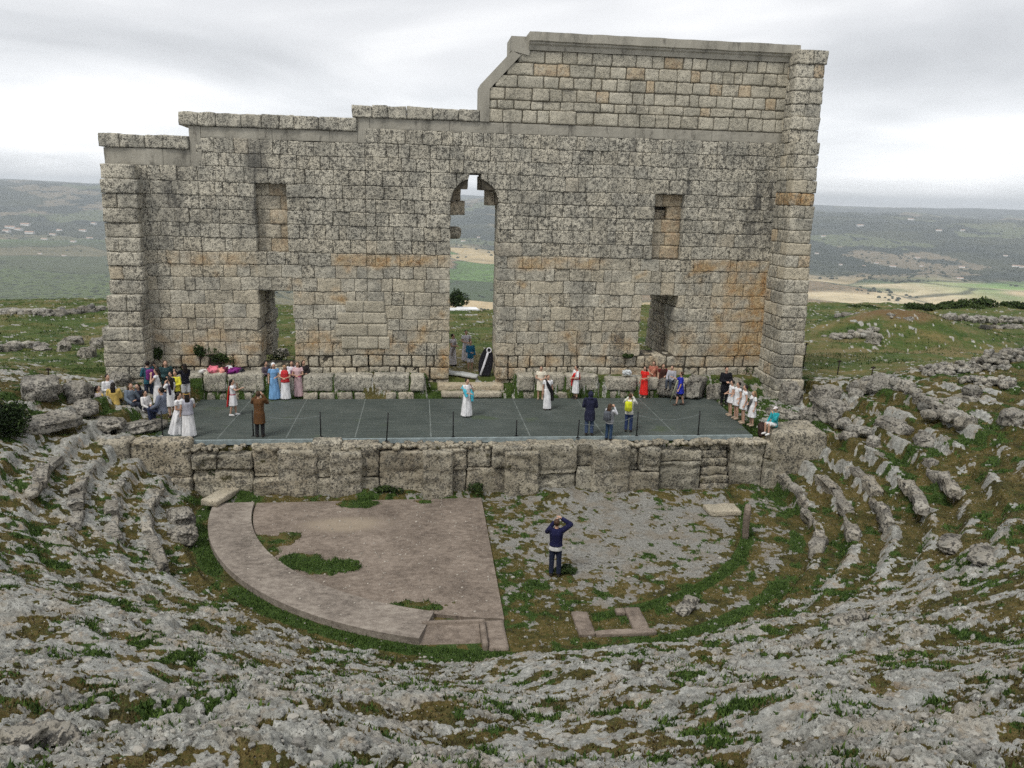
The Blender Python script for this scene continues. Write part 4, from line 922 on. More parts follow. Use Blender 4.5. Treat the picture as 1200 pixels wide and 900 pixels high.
rubble([(1108, 478), (1140, 470)], 'rubble_wall', 'short jagged rock crest above the boulder heap at right', 16, .24, .45, .4, 203)
rubble([(1080, 438), (1150, 434)], 'rubble_wall', 'low dry stone wall left of the rubble bank at the right edge', 90, .13, .4, .35, 204)
rubble([(1150, 432), (1205, 420)], 'rubble_wall', 'higher rubble bank of small stones at the right edge', 150, .15, .7, .6, 205)
rubble([(1125, 448), (1180, 452)], 'rubble_wall', 'scatter of stones below the low dry stone wall at right', 40, .17, .3, .5, 206)
rubble([(975, 500), (1010, 515), (1025, 530)], 'rubble_wall', 'dark ruined cross wall beside the right corner of the stage wall', 18, .26, .5, .35, 207)
rubble([(0, 368), (60, 370), (118, 364)], 'rubble_wall', 'low stone row across the far grass left of the ruin', 110, .26, .35, .5, 208)
rubble([(0, 412), (45, 408)], 'rubble_wall', 'broken stone row in the nearer grass at the left edge', 40, .24, .3, .4, 209)
rubble([(975, 397), (1025, 390)], 'rubble_wall', 'low stone row at the left foot of the meadow mound', 70, .18, .3, .5, 210)
rubble([(985, 372), (1045, 373)], 'rubble_wall', 'low stone row far across the meadow right of the ruin', 80, .22, .3, .8, 211)
rubble([(1110, 374), (1200, 377)], 'rubble_wall', 'stone row in front of the bushes at the right edge of the meadow', 90, .22, .3, .8, 212)
rubble([(1155, 386), (1195, 384)], 'rubble_wall', 'short stone row in the meadow at the right edge', 40, .2, .3, .5, 213)
# remains of the stone seats, row after row
def seat_row(rad, a0, a1, seed, label, hgt, group):
    R = np.random.default_rng(seed); m = MB(); a = a0; o = None
    while a < a1:
        w_ = R.uniform(.55, 1.35); da = w_/rad
        if True:
            am = radians(0)+a+da/2; rr_2 = rad+R.normal(0, .025); u, v = -.4+rr_2*cos(am), -.9+rr_2*sin(am); x, y = W(u, v); z = float(terrain(np.array([W(-.4+(rad+.35)*cos(am), -.9+(rad+.35)*sin(am))[0]]), np.array([W(-.4+(rad+.35)*cos(am), -.9+(rad+.35)*sin(am))[1]]), False)['h'][0])
            if o is None: o = np.array([x, y, z])
            stone(m, (x-o[0], y-o[1], z-o[2]-.12-.16*float(R.random() < .2)), (.19*R.uniform(.7, 1.2), w_*.56, .20*R.uniform(.6, 1.3)*hgt), 3, seed*40+len(m.v), .30, .16, rz=am+YAW+R.normal(0, .04), tone=.4*R.random(), tan=.1, dark=.4*R.random())
        a += da*.98
    p = m.verts(); p += .07*np.stack([pn3(p*4+seed, k) for k in range(3)], 1)+.035*np.stack([pn3(p*11+seed, k) for k in range(3)], 1); m.v = [p]
    return link('stone_seat_row', m.mesh('stone_seat_row'), M_rock, None, tuple(o), label=label, cat='stone seats', group=group)
names = ['lowest', 'second', 'third', 'fourth', 'fifth']
for k in range(5): seat_row(10.75+.92*k, radians(-33+2*k), radians(-1-2.2*k), 301+k, f'{names[k]} curved row of worn stone seats right of the orchestra, counted from the ditch', 1.1, 'curved seat rows at right')
for k in range(4): seat_row(11.6+.92*k, radians(183+k), radians(208-3*k), 311+k, f'{names[k]} curved row of worn stone seats left of the orchestra, counted from the floor', .8, 'curved seat rows at left')
# squared slabs in the orchestra
def slab(px, py, sx, sy, sz, rz, label, seed, name='stone_slab', tilt=0., zoff=0., mat=None):
    x, y, z = atg(px, py); m = MB(); block(m, -sx/2, sx/2, -sy/2, sy/2, 0, sz, (10, 10, 5), .05, tone=.3, tan=.15, dark=.1); roughen(m, .03, 2.4, .012, 8, seed)
    o = link(name, m.mesh(name), mat or M_new, None, (x, y, z+zoff), label=label, cat='stone slab'); o.rotation_euler = (tilt, 0, rz); return o
slab(262, 584, .62, 1.75, .22, radians(-12), 'long pale slab lying at the top end of the curved rim', 401, zoff=.02)
slab(846, 601, 1.15, .75, .20, YAW, 'white worn slab lying left of the upright stone', 402)
slab(873, 628, .19, .5, 1.12, -.26, 'upright pinkish stone slab standing in the grass', 403, 'upright_stone', .12, -.05, M_pad)
fx, fy, fz = atg(718, 731); fo = empty('kerb_frame', (fx, fy, fz), YAW, label='rectangular frame of pinkish kerb stones filled with grass', cat='kerb frame')
for (a, b, c_, d) in ((-1.0, -.58, -.62, .50), (.44, .86, -.42, .62), (-.575, .98, -.66, -.44), (.18, .435, .36, .62)):
    m = MB(); block(m, a, b, c_, d, -.1, .10, (6, 8, 4), .03, tone=.2, tan=.1, dark=.1); roughen(m, .02, 2.5, .01, 8, 404); link('kerb_stone', m.mesh('kerb_stone'), M_pad, fo)

# bushes and plants: many small leaf faces round a few stems
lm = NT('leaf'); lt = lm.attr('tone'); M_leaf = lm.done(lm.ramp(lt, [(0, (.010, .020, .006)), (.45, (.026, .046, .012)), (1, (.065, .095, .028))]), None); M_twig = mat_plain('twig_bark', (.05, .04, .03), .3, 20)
def bush(x, y, z, r, label, seed, n=900, leaf=.07, name='bush', cat='bush', group=None, dark=0., lift=0.):
    R = np.random.default_rng(seed); o = empty(name, (x, y, z), 0, label=label, cat=cat, group=group); nc = 9
    cc_ = np.c_[R.normal(0, .42, nc)*r[0], R.normal(0, .42, nc)*r[1], R.uniform(.25, .8, nc)*r[2]]; cs_ = R.uniform(.3, .55, nc)
    k = R.integers(0, nc, n); d = R.normal(size=(n, 3)); d /= np.linalg.norm(d, axis=1)[:, None]; p = cc_[k]+d*(cs_[k]*R.uniform(.5, 1.05, n))[:, None]*np.array(r); p[:, 2] = np.abs(p[:, 2])+lift
    a = R.normal(size=(n, 3)); a /= np.linalg.norm(a, axis=1)[:, None]; b = np.cross(a, R.normal(size=(n, 3))); b /= np.linalg.norm(b, axis=1)[:, None]
    L_ = leaf*R.uniform(.6, 1.4, n)[:, None]; v = np.stack([p-a*L_, p+b*L_*.5, p+a*L_, p-b*L_*.5], 1).reshape(-1, 3)
    tone = np.clip(R.random(nc)[k]*.6+.4*R.random(n)-dark, 0, 1)
    link('foliage', npmesh('foliage', v, np.arange(n*4).reshape(-1, 4), None, False, {'tone': np.repeat(tone, 4)}), M_leaf, o)
    m = MB()
    for c_ in cc_[:5]: tube(m, [(0, 0, -.1), tuple(c_*.5+(0, 0, lift)), tuple(c_+(0, 0, lift))], [r[2]*.035, r[2]*.025, r[2]*.012], 5)
    link('stem', m.mesh('stem'), M_twig, o); return o
for k, (px, py, w_, h_2) in enumerate([(1078, 362, 1.5, .8), (1098, 361, 1.2, .6), (1116, 361, 1.0, .7), (1134, 360, 1.5, .9), (1152, 359, 1.5, 1.0), (1171, 359, 1.2, .9), (1186, 360, 1.0, .7), (1203, 362, 1.7, .9), (1022, 361, .8, .3), (1000, 360, .7, .3)]):
    x, y, z = atg(px, py); bush(x, y, z-.2, (w_, 1.3, h_2*.95), 'dark green bush at the far meadow edge right of the ruin', 500+k, 1500, .13, group='bushes at the far meadow edge', dark=-.1)
d = ray(537, 357); d = d/hypot(d[0], d[1]); x, y = d[0]*79, d[1]*79; bush(x, y, gh(x, y)-.1, (1.15, 1.1, 1.5), 'round dark bush seen through the arched doorway', 520, 2200, .10, dark=.2, lift=max(0., .05-gh(x, y)))
x, y, z = atg(2, 505); bush(x, y, z-.1, (1.2, 1.0, 1.35), 'large dark bush at the left edge beside the outcrop', 521, 3500, .06, dark=.35)
for k, (px, py, zz, rr_3, lab, dv) in enumerate([(235, 412, 3.8, (.45, .28, .5), 'dark ivy clump on the wall left of the left doorway', .1), (205, 428, 3.1, (.4, .35, .45), 'green plant in the corner of the left end pier', -.2), (262, 420, 3.4, (.5, .25, .35), 'green plant hanging low on the wall above the coats', .1), (186, 415, 3.6, (.3, .22, .4), 'dark green plant in the inner angle beside the left end pier', .1), (250, 432, 3.0, (.7, .25, .3), 'dark weeds at the wall foot just above the coats', -.2), (430, 443, 2.85, (2.0, .3, .14), 'thin grass strip on the low wall left of the arch', -.35), (322, 372, 4.0, (.5, .4, .9), 'leafy bush growing behind the left doorway', -3.2), (698, 440, 2.85, (1.3, .3, .32), 'strip of tall weeds on the wall right of the cream-dressed girl', -.3), (660, 440, 2.85, (.9, .3, .36), 'strip of tall weeds behind the cream-dressed girl', -.3), (735, 417, 3.6, (.25, .18, .16), 'small weed tuft below the right doorway', .1), (880, 436, 2.75, (.9, .4, .35), 'weeds along the wall foot beside the right end pier', -.3), (840, 440, 2.75, (.9, .35, .22), 'weeds along the wall foot above the man in the black coat', -.3),
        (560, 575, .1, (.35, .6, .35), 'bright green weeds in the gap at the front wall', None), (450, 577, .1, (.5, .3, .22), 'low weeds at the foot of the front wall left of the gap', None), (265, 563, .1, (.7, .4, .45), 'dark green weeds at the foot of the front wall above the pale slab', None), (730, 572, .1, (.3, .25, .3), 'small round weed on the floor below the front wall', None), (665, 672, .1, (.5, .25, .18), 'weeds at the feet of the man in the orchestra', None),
        (930, 555, .6, (.4, .3, .4), 'green weeds below the right corner block', None)]):
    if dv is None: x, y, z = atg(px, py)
    else:
        d = ray(px, py); t_ = (7.4-dv-L(0, 0)[1])/(d[0]*N1[0]+d[1]*N1[1]); x, y, z = d[0]*t_, d[1]*t_, CAMZ+d[2]*t_-rr_3[2]*.5
        if dv < 0: z = max(gh(x, y)-.05, 0)
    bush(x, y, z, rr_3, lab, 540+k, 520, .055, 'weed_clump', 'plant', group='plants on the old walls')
M_iron = mat_plain('rusty_iron', (.03, .022, .018), .3, 10)
for k, (px, py, hh, lab) in enumerate([(941, 432, 1.35, 'tall thin iron stake right beside the right end pier'), (981, 440, .75, 'short iron stake on the grass between pier and ruined wall'), (1021, 441, .45, 'shortest iron stake behind the thick ruined wall'), (57, 448, .6, 'thin iron stake behind the left outcrop')]):
    x, y, z = atg(px, py); m = MB(); tube(m, [(0, 0, -.1), (.04, 0, hh)], .028, 7); box(m, -.05, .13, -.03, .03, hh-.09, hh-.03); link('iron_stake', m.mesh('iron_stake'), M_iron, None, (x, y, z), label=lab, cat='stake', group='iron stakes')

# white cars parked just over the edge of the plateau
def car(x, y, z, rz, label):
    o = empty('parked_car', (x, y, z), rz, label=label, cat='car', group='white cars beyond the arch')
    m = MB(); prof = [(-2.1, .35), (2.1, .35), (2.12, .75), (1.25, .92), (.55, 1.42), (-1.3, 1.46), (-1.95, 1.0), (-2.12, .9)]; prism(m, prof, -.85, .85)
    me = m.mesh('body', False); link('body', me, mat_plain('white_car_paint', (.78, .79, .80), .03, 2, .35, 0, .5), o)
    for (a, b) in (((.58, 1.38, 1.22, .95), 'w'), ((-1.36, 1.42, -1.93, 1.02), 'w')):
        m = MB(); m.add([(a[0]+.02, -.72, a[1]), (a[0]+.02, .72, a[1]), (a[2]+.02, .78, a[3]), (a[2]+.02, -.78, a[3])], [(0, 1, 2, 3)]); link('windscreen', m.mesh('windscreen', False), mat_plain('car_glass', (.02, .025, .03), .1, 1, .1, 0, .6), o)
    for sx in (-1.3, 1.3):
        for sy in (-.8, .8): m = MB(); tube(m, [(sx, sy-.1, .32), (sx, sy+.1, .32)], .32, 14); link('wheel', m.mesh('wheel'), M_dark, o)
for (px, dist, rz, lab) in ((553, 76.8, .25, 'white car beyond the arch, right one of two'), (531, 76.2, .1, 'white car beyond the arch, left one half hidden by the jamb')):
    d = ray(px, 366); d = d/hypot(d[0], d[1]); x, y = d[0]*dist, d[1]*dist; car(x, y, gh(x, y), rz, lab)

# coats, bags and stage props
def heap(px, py, z, r, col, label, seed, cat='coat', name='coat', v=None):
    if v is None: x, y = atz(px, py, z)
    else:
        d = ray(px, py); t_ = (v-L(0, 0)[1])/(d[0]*N1[0]+d[1]*N1[1]); x, y = d[0]*t_, d[1]*t_
    r = (r[0]*.9, r[1]*.85, r[2]*(.62 if v is not None else .9)); m = MB(); stone(m, (0, 0, r[2]*.6), r, 3, seed, .7, .5); p = m.verts(); p += .035*np.stack([pn3(p*9+seed, k) for k in range(3)], 1); m.v = [p]; return link(name, m.mesh(name), cloth(col), None, (x, y, z), label=label, cat=cat, group='clothes and bags left on the walls')
heap(250, 441, 3.0, (.30, .24, .26), (.72, .20, .26), 'bright pink coat in the heap on the left wall', 601, v=6.75)
heap(259, 441, 3.0, (.24, .22, .20), (.66, .28, .24), 'salmon coat beside the pink one on the left wall', 602, v=6.7)
heap(265, 441, 3.0, (.22, .2, .22), (.12, .02, .05), 'dark maroon bag between the salmon and white coats', 603, 'bag', 'bag', 6.8)
heap(269, 440, 3.0, (.22, .2, .24), (.62, .62, .66), 'crumpled white coat in the heap on the left wall', 604, v=6.9)
heap(275, 441, 3.0, (.28, .2, .22), (.22, .03, .20), 'purple coat at the right end of the heap', 605, v=6.7)
heap(282, 439, 3.0, (.22, .2, .14), (.03, .03, .04), 'small black coat right of the purple one', 606, v=6.9)
heap(238, 443, 3.0, (.18, .16, .14), (.66, .66, .64), 'small white bundle at the left end of the heap', 607, v=6.75)
heap(735, 441, 2.92, (.20, .17, .17), (.58, .62, .64), 'pale plastic bag on the wall left of the red dress', 608, 'bag', 'plastic_bag', 6.85)
heap(743, 462, DECK, (.22, .18, .40), (.50, .24, .30), 'pink and blue bag standing left of the red dress', 609, 'bag', 'bag')
heap(749, 461, DECK, (.20, .2, .42), (.02, .02, .025), 'black bag standing behind the red dress', 610, 'bag', 'bag')
heap(109, 492, 1.98, (.2, .2, .36), (.015, .014, .016), 'black bag beside the girl in a yellow scarf', 611, 'bag', 'bag')
heap(893, 508, DECK, (.2, .18, .28), (.05, .03, .025), 'dark brown bag left of the seated boy in turquoise', 612, 'bag', 'bag')
d = ray(569, 440); t_ = (7.75-L(0, 0)[1])/(d[0]*N1[0]+d[1]*N1[1]); x, y = d[0]*t_, d[1]*t_
o = empty('stage_prop', (x, y, 2.62), YAW, label='black oval stage prop with a white stripe leaning on the right jamb of the arch', cat='stage prop')
m = MB(); block(m, -.33, .33, -.03, .03, 0, 1.28, (14, 2, 16), .02); p = m.verts(); f_ = np.sqrt(np.clip(1-((p[:, 2]-.55)/.76)**2, .02, 1)); p[:, 0] = p[:, 0]*f_+.12*(p[:, 2]-.5); m.v = [p]; link('panel', m.mesh('panel'), cloth((.012, .012, .016)), o)
m = MB(); tube(m, [(-.24, -.05, .05), (-.10, -.055, .45), (.03, -.055, .85), (.10, -.05, 1.08)], [.045, .05, .05, .05], 8, .3); link('stripe', m.mesh('stripe'), cloth((.62, .62, .66)), o)
m = MB(); A = np.linspace(0, 2*pi, 15); tube(m, [(.15+.10*cos(a), -.05, 1.18+.11*sin(a)) for a in A], .028, 6, cap=False); link('ring', m.mesh('ring'), cloth((.62, .62, .66)), o); o.rotation_euler.x = -.12
d = ray(541, 438); t_ = (7.9-L(0, 0)[1])/(d[0]*N1[0]+d[1]*N1[1]); m = MB(); block(m, -.75, .75, -.28, .28, 0, .12, (10, 6, 3), .04); roughen(m, .03, 2, .01, 7, 9)
o = link('fallen_slab', m.mesh('fallen_slab'), mat_plain('grey_slab', (.36, .37, .36), .2, 5, .9, .3), None, (d[0]*t_, d[1]*t_, 2.62), label='pale grey slab lying across the floor of the arched doorway', cat='stone slab'); o.rotation_euler = (0, .10, YAW-.2)

# ------------------------------------------------------------------ people
sk = NT('skin'); n1 = sk.noise(12, 3); M_skin = sk.done(sk.mixc(n1, (.40, .235, .165), (.52, .33, .24)), None, rough=.6)
M_face = mat_plain('eyes_and_lips', (.06, .03, .025), .1)
M_hair = {k: mat_plain('hair', c, .35, 40, .6, .3) for k, c in dict(dark=(.016, .012, .010), brown=(.06, .034, .02), grey=(.30, .29, .28), fair=(.24, .16, .08)).items()}
M_shoe = mat_plain('shoe_leather', (.03, .025, .022), .2); M_sand = mat_plain('sandal', (.35, .27, .2), .2); M_white = mat_plain('white_shoe', (.7, .7, .7), .1)
DG = None
def remesh(m, name, vox, smooth=2):
    me = m.mesh(name); o = bpy.data.objects.new('remesh_work', me); COL.objects.link(o)
    r = o.modifiers.new('r', 'REMESH'); r.mode = 'VOXEL'; r.voxel_size = vox; r.use_smooth_shade = True
    if smooth: s_ = o.modifiers.new('s', 'SMOOTH'); s_.iterations = smooth; s_.factor = .4
    dg = bpy.context.evaluated_depsgraph_get(); res = bpy.data.meshes.new_from_object(o.evaluated_get(dg)); res.name = name
    bpy.data.objects.remove(o); bpy.data.meshes.remove(me); res.materials.clear(); return res
ARMS = {'down': ((.235, .03, 1.13), (.25, -.05, .89)), 'camera': ((.27, -.17, 1.25), (.075, -.25, 1.53)), 'fold': ((.25, -.05, 1.13), (.05, -.25, 1.10)), 'hips': ((.36, .06, 1.16), (.20, -.04, 1.0)),
        'raise': ((.33, -.06, 1.52), (.15, -.10, 1.76)), 'point': ((.27, -.22, 1.26), (.24, -.46, 1.36)), 'chin': ((.22, -.19, 1.16), (.06, -.20, 1.44)), 'shade': ((.40, -.06, 1.56), (.12, -.13, 1.70)), 'lap': ((.24, -.08, 1.12), (.12, -.33, .98))}
def skel(sit, arms, stride=0):
    J = {}; dz = -.45 if sit else 0
    J['hip'] = [(s*.088, 0, .90+dz) for s in (-1, 1)]
    if sit: J['knee'] = [(s*.11, -.42, .50) for s in (-1, 1)]; J['ank'] = [(s*.11, -.40, .085) for s in (-1, 1)]
    else: J['knee'] = [(s*.10, -.02-s*stride*.55, .49) for s in (-1, 1)]; J['ank'] = [(s*.105, .02-s*stride, .085) for s in (-1, 1)]
    J['sh'] = [(s*.175, 0, 1.40+dz) for s in (-1, 1)]; J['el'] = []; J['wr'] = []
    for s, a in zip((-1, 1), arms):
        e_, w_ = ARMS[a]; J['el'].append((s*e_[0], e_[1], e_[2]+dz)); J['wr'].append((s*w_[0], w_[1], w_[2]+dz))
    J['dz'] = dz; return J
_bodies = {}
def body_mesh(sit, arms, stride):
    key = (sit, arms, stride)
    if key in _bodies: return _bodies[key]
    J = skel(sit, arms, stride); dz = J['dz']; m = MB()
    tube(m, [(0, .0, .82+dz), (0, 0, .90+dz), (0, .0, 1.04+dz), (0, -.005, 1.24+dz), (0, 0, 1.37+dz), (0, .005, 1.44+dz)], [(.12, .09), (.158, .115), (.135, .098), (.165, .12), (.16, .095), (.07, .06)], 14)
    tube(m, [(0, .01, 1.40+dz), (0, -.005, 1.54+dz)], [.056, .05], 10)
    ell(m, (0, -.012, 1.605+dz), (.074, .093, .112), 3); ell(m, (0, -.035, 1.555+dz), (.055, .065, .06), 2); ell(m, (0, -.108, 1.595+dz), (.012, .018, .022), 2)
    for s in (-1, 1): ell(m, (s*.074, .0, 1.60+dz), (.012, .022, .032), 1)
    for i, s in enumerate((-1, 1)):
        tube(m, [J['hip'][i], tuple(mix(np.array(J['hip'][i]), np.array(J['knee'][i]), .45)), J['knee'][i]], [.088, .080, .055], 10)
        k_, a_ = np.array(J['knee'][i]), np.array(J['ank'][i]); tube(m, [tuple(k_), tuple(mix(k_, a_, .3)+(0, .012, 0)), tuple(a_)], [.055, .056, .036], 10); ell(m, tuple(k_), (.055, .058, .058), 1)
        ell(m, (a_[0]+s*.008, a_[1]-.065, .04), (.043, .125, .036), 2); ell(m, tuple(a_-(0, -.015, .03)), (.038, .045, .05), 1)
        S_, e_, w_ = map(np.array, (J['sh'][i], J['el'][i], J['wr'][i])); ell(m, tuple(S_), (.058, .058, .06), 1)
        tube(m, [tuple(S_), tuple(mix(S_, e_, .5)), tuple(e_)], [.055, .047, .039], 8); ell(m, tuple(e_), (.039, .039, .039), 1); tube(m, [tuple(e_), tuple(mix(e_, w_, .35)), tuple(w_)], [.040, .037, .026], 8)
        d = w_-e_; d = d/np.linalg.norm(d); sd_ = np.cross(d, (0, 0, 1.)) if abs(d[2]) < .9 else np.array((0, 1., 0)); sd_ = sd_/np.linalg.norm(sd_); nn_ = np.cross(d, sd_)
        pc = w_+d*.05; tube(m, [tuple(w_-d*.01), tuple(pc), tuple(w_+d*.09)], [.025, .034, .030], 8)
        for f in range(4):
            b_ = w_+d*.085+sd_*(f-1.5)*.021; L_ = (.065, .08, .074, .055)[f]; tube(m, [tuple(b_), tuple(b_+d*L_*.5+nn_*.008), tuple(b_+d*L_*.9+nn_*.03)], [.0115, .0105, .009], 6)
        b_ = w_+d*.03-sd_*.028; tube(m, [tuple(b_), tuple(b_-sd_*.03+d*.03), tuple(b_-sd_*.035+d*.065+nn_*.01)], [.014, .012, .010], 6)
    me = remesh(m, 'body', .0135, 2)
    bm = bmesh.new(); bm.from_mesh(me); n0 = len(bm.faces)
    for (c_, r_) in (((-.028, -.098, 1.618+dz), (.013, .008, .007)), ((.028, -.098, 1.618+dz), (.013, .008, .007)), ((0, -.098, 1.553+dz), (.022, .008, .006))):
        g_ = bmesh.ops.create_icosphere(bm, subdivisions=1, radius=1, matrix=Matrix.Translation(c_) @ Matrix.Diagonal((*r_, 1)))
        for v in g_['verts']:
            for f in v.link_faces: f.material_index = 1; f.smooth = True
    bm.to_mesh(me); bm.free(); me.materials.append(M_skin); me.materials.append(M_face); _bodies[key] = me; return me
def seg(m, a, b, ra, rb_, n=9, bend=.0): tube(m, [a, tuple(mix(np.array(a), np.array(b), .5)), b], [ra, (ra+rb_)/2, rb_], n)
def sleeves(m, J, r, length):               # length 1 = upper arm, 2 = to the wrist
    for i in (0, 1):
        S_, e_, w_ = map(np.array, (J['sh'][i], J['el'][i], J['wr'][i])); ell(m, tuple(S_), (.060+r, .060+r, .06+r), 2)
        if length <= 1: seg(m, tuple(S_), tuple(mix(S_, e_, length)), .057+r, .055+r)
        else: seg(m, tuple(S_), tuple(e_), .057+r, .043+r); ell(m, tuple(e_), (.043+r,)*3, 1); seg(m, tuple(e_), tuple(mix(e_, w_, min(1, length-1))), .043+r, .031+r)
def torso(m, J, r, z0, z1=1.44, flare=0):
    dz = J['dz']; Z = [1.45, 1.40, 1.30, 1.15, 1.02, .90, .78, .66, .5, .3, .1]; RX = {1.45: .065, 1.40: .155, 1.30: .165, 1.15: .15, 1.02: .142, .90: .165, .78: .165, .66: .16, .5: .16, .3: .16, .1: .16}; RY = {1.45: .06, 1.40: .088, 1.30: .122, 1.15: .11, 1.02: .105, .90: .122, .78: .12, .66: .12, .5: .12, .3: .12, .1: .12}
    zs = [z for z in Z if z > z0+.02]+[z0]; pts = [(0, .0, z+dz) for z in zs]; rr = []
    for z in zs:
        zz = max([q for q in Z if q <= z], default=.1); f = flare*max(0, .95-z); rr.append((RX[zz]+r+f, RY[zz]+r+f*.85))
    tube(m, pts, rr, 16)
def skirt(m, J, ztop, zhem, wide, pleat, n=40, seed=0):
    v = []; zs = np.linspace(ztop, zhem, 9); R = np.random.default_rng(seed); ph = R.uniform(0, 6, 3); q = []
    for i, z in enumerate(zs):
        t = i/8; rx = mix(.172, .18+wide, t**.8); ry = mix(.13, .15+wide*.85, t**.8)
        for j in range(n):
            a = 2*pi*j/n; pl = 1+pleat*t*(.6*sin(9*a+ph[0])+.4*sin(14*a+ph[1])+.25*sin(5*a+ph[2])); v.append((rx*pl*cos(a), ry*pl*sin(a), z))
    q = [(i*n+j, i*n+(j+1) % n, (i+1)*n+(j+1) % n, (i+1)*n+j) for i in range(8) for j in range(n)]; k = len(v); v += [(0, 0, ztop), (0, 0, zhem)]
    m.add(v, q, [(k, (j+1) % n, j) for j in range(n)]+[(k+1, 8*n+j, 8*n+(j+1) % n) for j in range(n)])
def wear(kind, J, root, col, sit, seed, **o):
    dz = J['dz']; m = MB(); vox = .0175; name = kind
    if kind in ('shirt', 'jacket', 'coat', 'hooded_jacket', 'tunic_top'):
        r = .016 if kind in ('shirt', 'tunic_top') else .032; torso(m, J, r, o.get('hem', .80), flare=o.get('flare', .05)); sleeves(m, J, r*.9, o.get('sleeve', 2))
        if kind == 'hooded_jacket': ell(m, (0, .03, 1.62+dz), (.105, .115, .135), 3); ell(m, (0, .06, 1.47+dz), (.12, .09, .07), 2)
    elif kind in ('dress', 'tunic', 'robe'):
        hem = o.get('hem', .08); torso(m, J, .014, .98); sleeves(m, J, .016, o.get('sleeve', .5))
        if sit:
            for i in (0, 1): seg(m, J['hip'][i], J['knee'][i], .115, .085); seg(m, J['knee'][i], tuple(mix(np.array(J['knee'][i]), np.array(J['ank'][i]), 1 if hem < .3 else .15)), .085, .09)
            ell(m, (0, 0, .5), (.19, .15, .12), 2)
        else: skirt(m, J, 1.02, hem, o.get('wide', .06), o.get('pleat', .10), seed=seed)
    elif kind in ('trousers', 'shorts'):
        torso(m, J, .012, .84, 1.05); v_ = m.verts(); m.v = [np.c_[v_[:, :2], np.minimum(v_[:, 2], 1.0+dz)]]; f = .9 if kind == 'trousers' else -.0
        for i in (0, 1):
            seg(m, J['hip'][i], J['knee'][i], .100, .076 if kind == 'trousers' else .085); 
            if kind == 'trousers': ell(m, J['knee'][i], (.078,)*3, 2); seg(m, J['knee'][i], tuple(mix(np.array(J['knee'][i]), np.array(J['ank'][i]), .97)), .078, .068)
    elif kind == 'skirt_only': skirt(m, J, 1.0, o.get('hem', .3), .08, .06, seed=seed); name = 'skirt'
    elif kind == 'cape': tube(m, [(0, .10, 1.42+dz), (0, .15, 1.2+dz), (0, .19, .9+dz), (0, .24, o.get('hem', .55)+dz)], [(.15, .035), (.18, .035), (.2, .035), (.22, .035)], 14)
    elif kind in ('sash', 'drape', 'shawl'):
        if kind == 'shawl':
            for s in (-1, 1): tube(m, [(s*.06, .10, 1.38+dz), (s*.19, .03, 1.39+dz), (s*.21, -.10, 1.2+dz), (s*.16, -.17, .98+dz), (s*.15, -.19, .70 + dz if s > 0 else .95+dz)], [(.06, .04), (.085, .06), (.10, .045), (.09, .035), (.07, .03)], 10)
            tube(m, [(-.2, .04, 1.3+dz), (0, .15, 1.24+dz), (.2, .04, 1.3+dz)], [(.04, .13), (.035, .17), (.04, .13)], 10)
        else:
            b_ = -1 if o.get('flip') else 1
            tube(m, [(b_*.14, .14, 1.0+dz), (b_*.13, .10, 1.38+dz), (b_*.11, .0, 1.47+dz), (b_*.06, -.14, 1.30+dz), (-b_*.06, -.165, 1.08+dz), (-b_*.18, -.12, .88+dz), (-b_*.22, -.10, o.get('hem', .62)+dz)], [(.06, .03), (.07, .03), (.075, .03), (.085, .035), (.10, .035), (.10, .04), (.08, .035)], 10)
    elif kind == 'belt': tube(m, [(0, 0, .99+dz), (0, 0, 1.05+dz)], [(.178, .137), (.172, .132)], 16)
    elif kind == 'vest': torso(m, J, .045, .86, flare=.05)
    elif kind == 'scarf': tube(m, [(-.09, -.02, 1.43+dz), (0, .075, 1.45+dz), (.09, -.02, 1.43+dz), (.05, -.13, 1.36+dz), (.03, -.165, 1.12+dz)], [.045, .05, .045, .04, .035], 9)
    elif kind == 'headdress': ell(m, (0, .035, 1.65+dz), (.10, .11, .10), 3); tube(m, [(0, .10, 1.68+dz), (0, .15, 1.5+dz), (0, .14, 1.3+dz)], [(.08, .03), (.10, .03), (.09, .025)], 10)
    elif kind == 'cap': ell(m, (0, .0, 1.665+dz), (.092, .11, .07), 2); ell(m, (0, -.11, 1.64+dz), (.06, .06, .012), 2); vox = .012
    elif kind == 'headband': A = np.linspace(0, 2*pi, 17); tube(m, [(.092*cos(a), .005+.108*sin(a), 1.655+dz) for a in A], .014, 6, cap=False); vox = .01
    return link(name, remesh(m, name, vox, 2), cloth(col), root)
def hair(J, root, colr, long_):
    dz = J['dz']; m = MB(); ell(m, (0, .022, 1.632+dz), (.088, .100, .102), 3)
    if long_: tube(m, [(0, .07, 1.64+dz), (0, .10, 1.52+dz), (0, .115, 1.36+dz), (0, .12, 1.18+dz if long_ > 1 else 1.32+dz)], [(.075, .045), (.095, .045), (.09, .035), (.05, .02)], 12)
    return link('hair', remesh(m, 'hair', .013, 1), M_hair[colr], root)
_shoe = {}
def shoes(J, root, mat):
    for i, s in enumerate((-1, 1)):
        a_ = np.array(J['ank'][i]); m = MB(); tube(m, [(a_[0], a_[1]+.06, .045), (a_[0], a_[1], .05), (a_[0]+s*.006, a_[1]-.09, .042), (a_[0]+s*.012, a_[1]-.185, .03)], [(.036, .04), (.048, .05), (.05, .042), (.034, .026)], 10); ell(m, (a_[0], a_[1]+.005, .085), (.046, .052, .045), 2)
        v_ = m.verts(); v_[:, 2] = np.maximum(v_[:, 2], .002); m.v = [v_]; link('shoe', m.mesh('shoe'), mat, root)
GA = 'people in costume on the stage'; GV = 'people watching or taking pictures'
WHT = (.72, .72, .74); CRM = (.68, .63, .52); RED = (.58, .03, .03); JEAN = (.05, .075, .14); NAVY = (.018, .02, .045)
NPEOPLE = 0
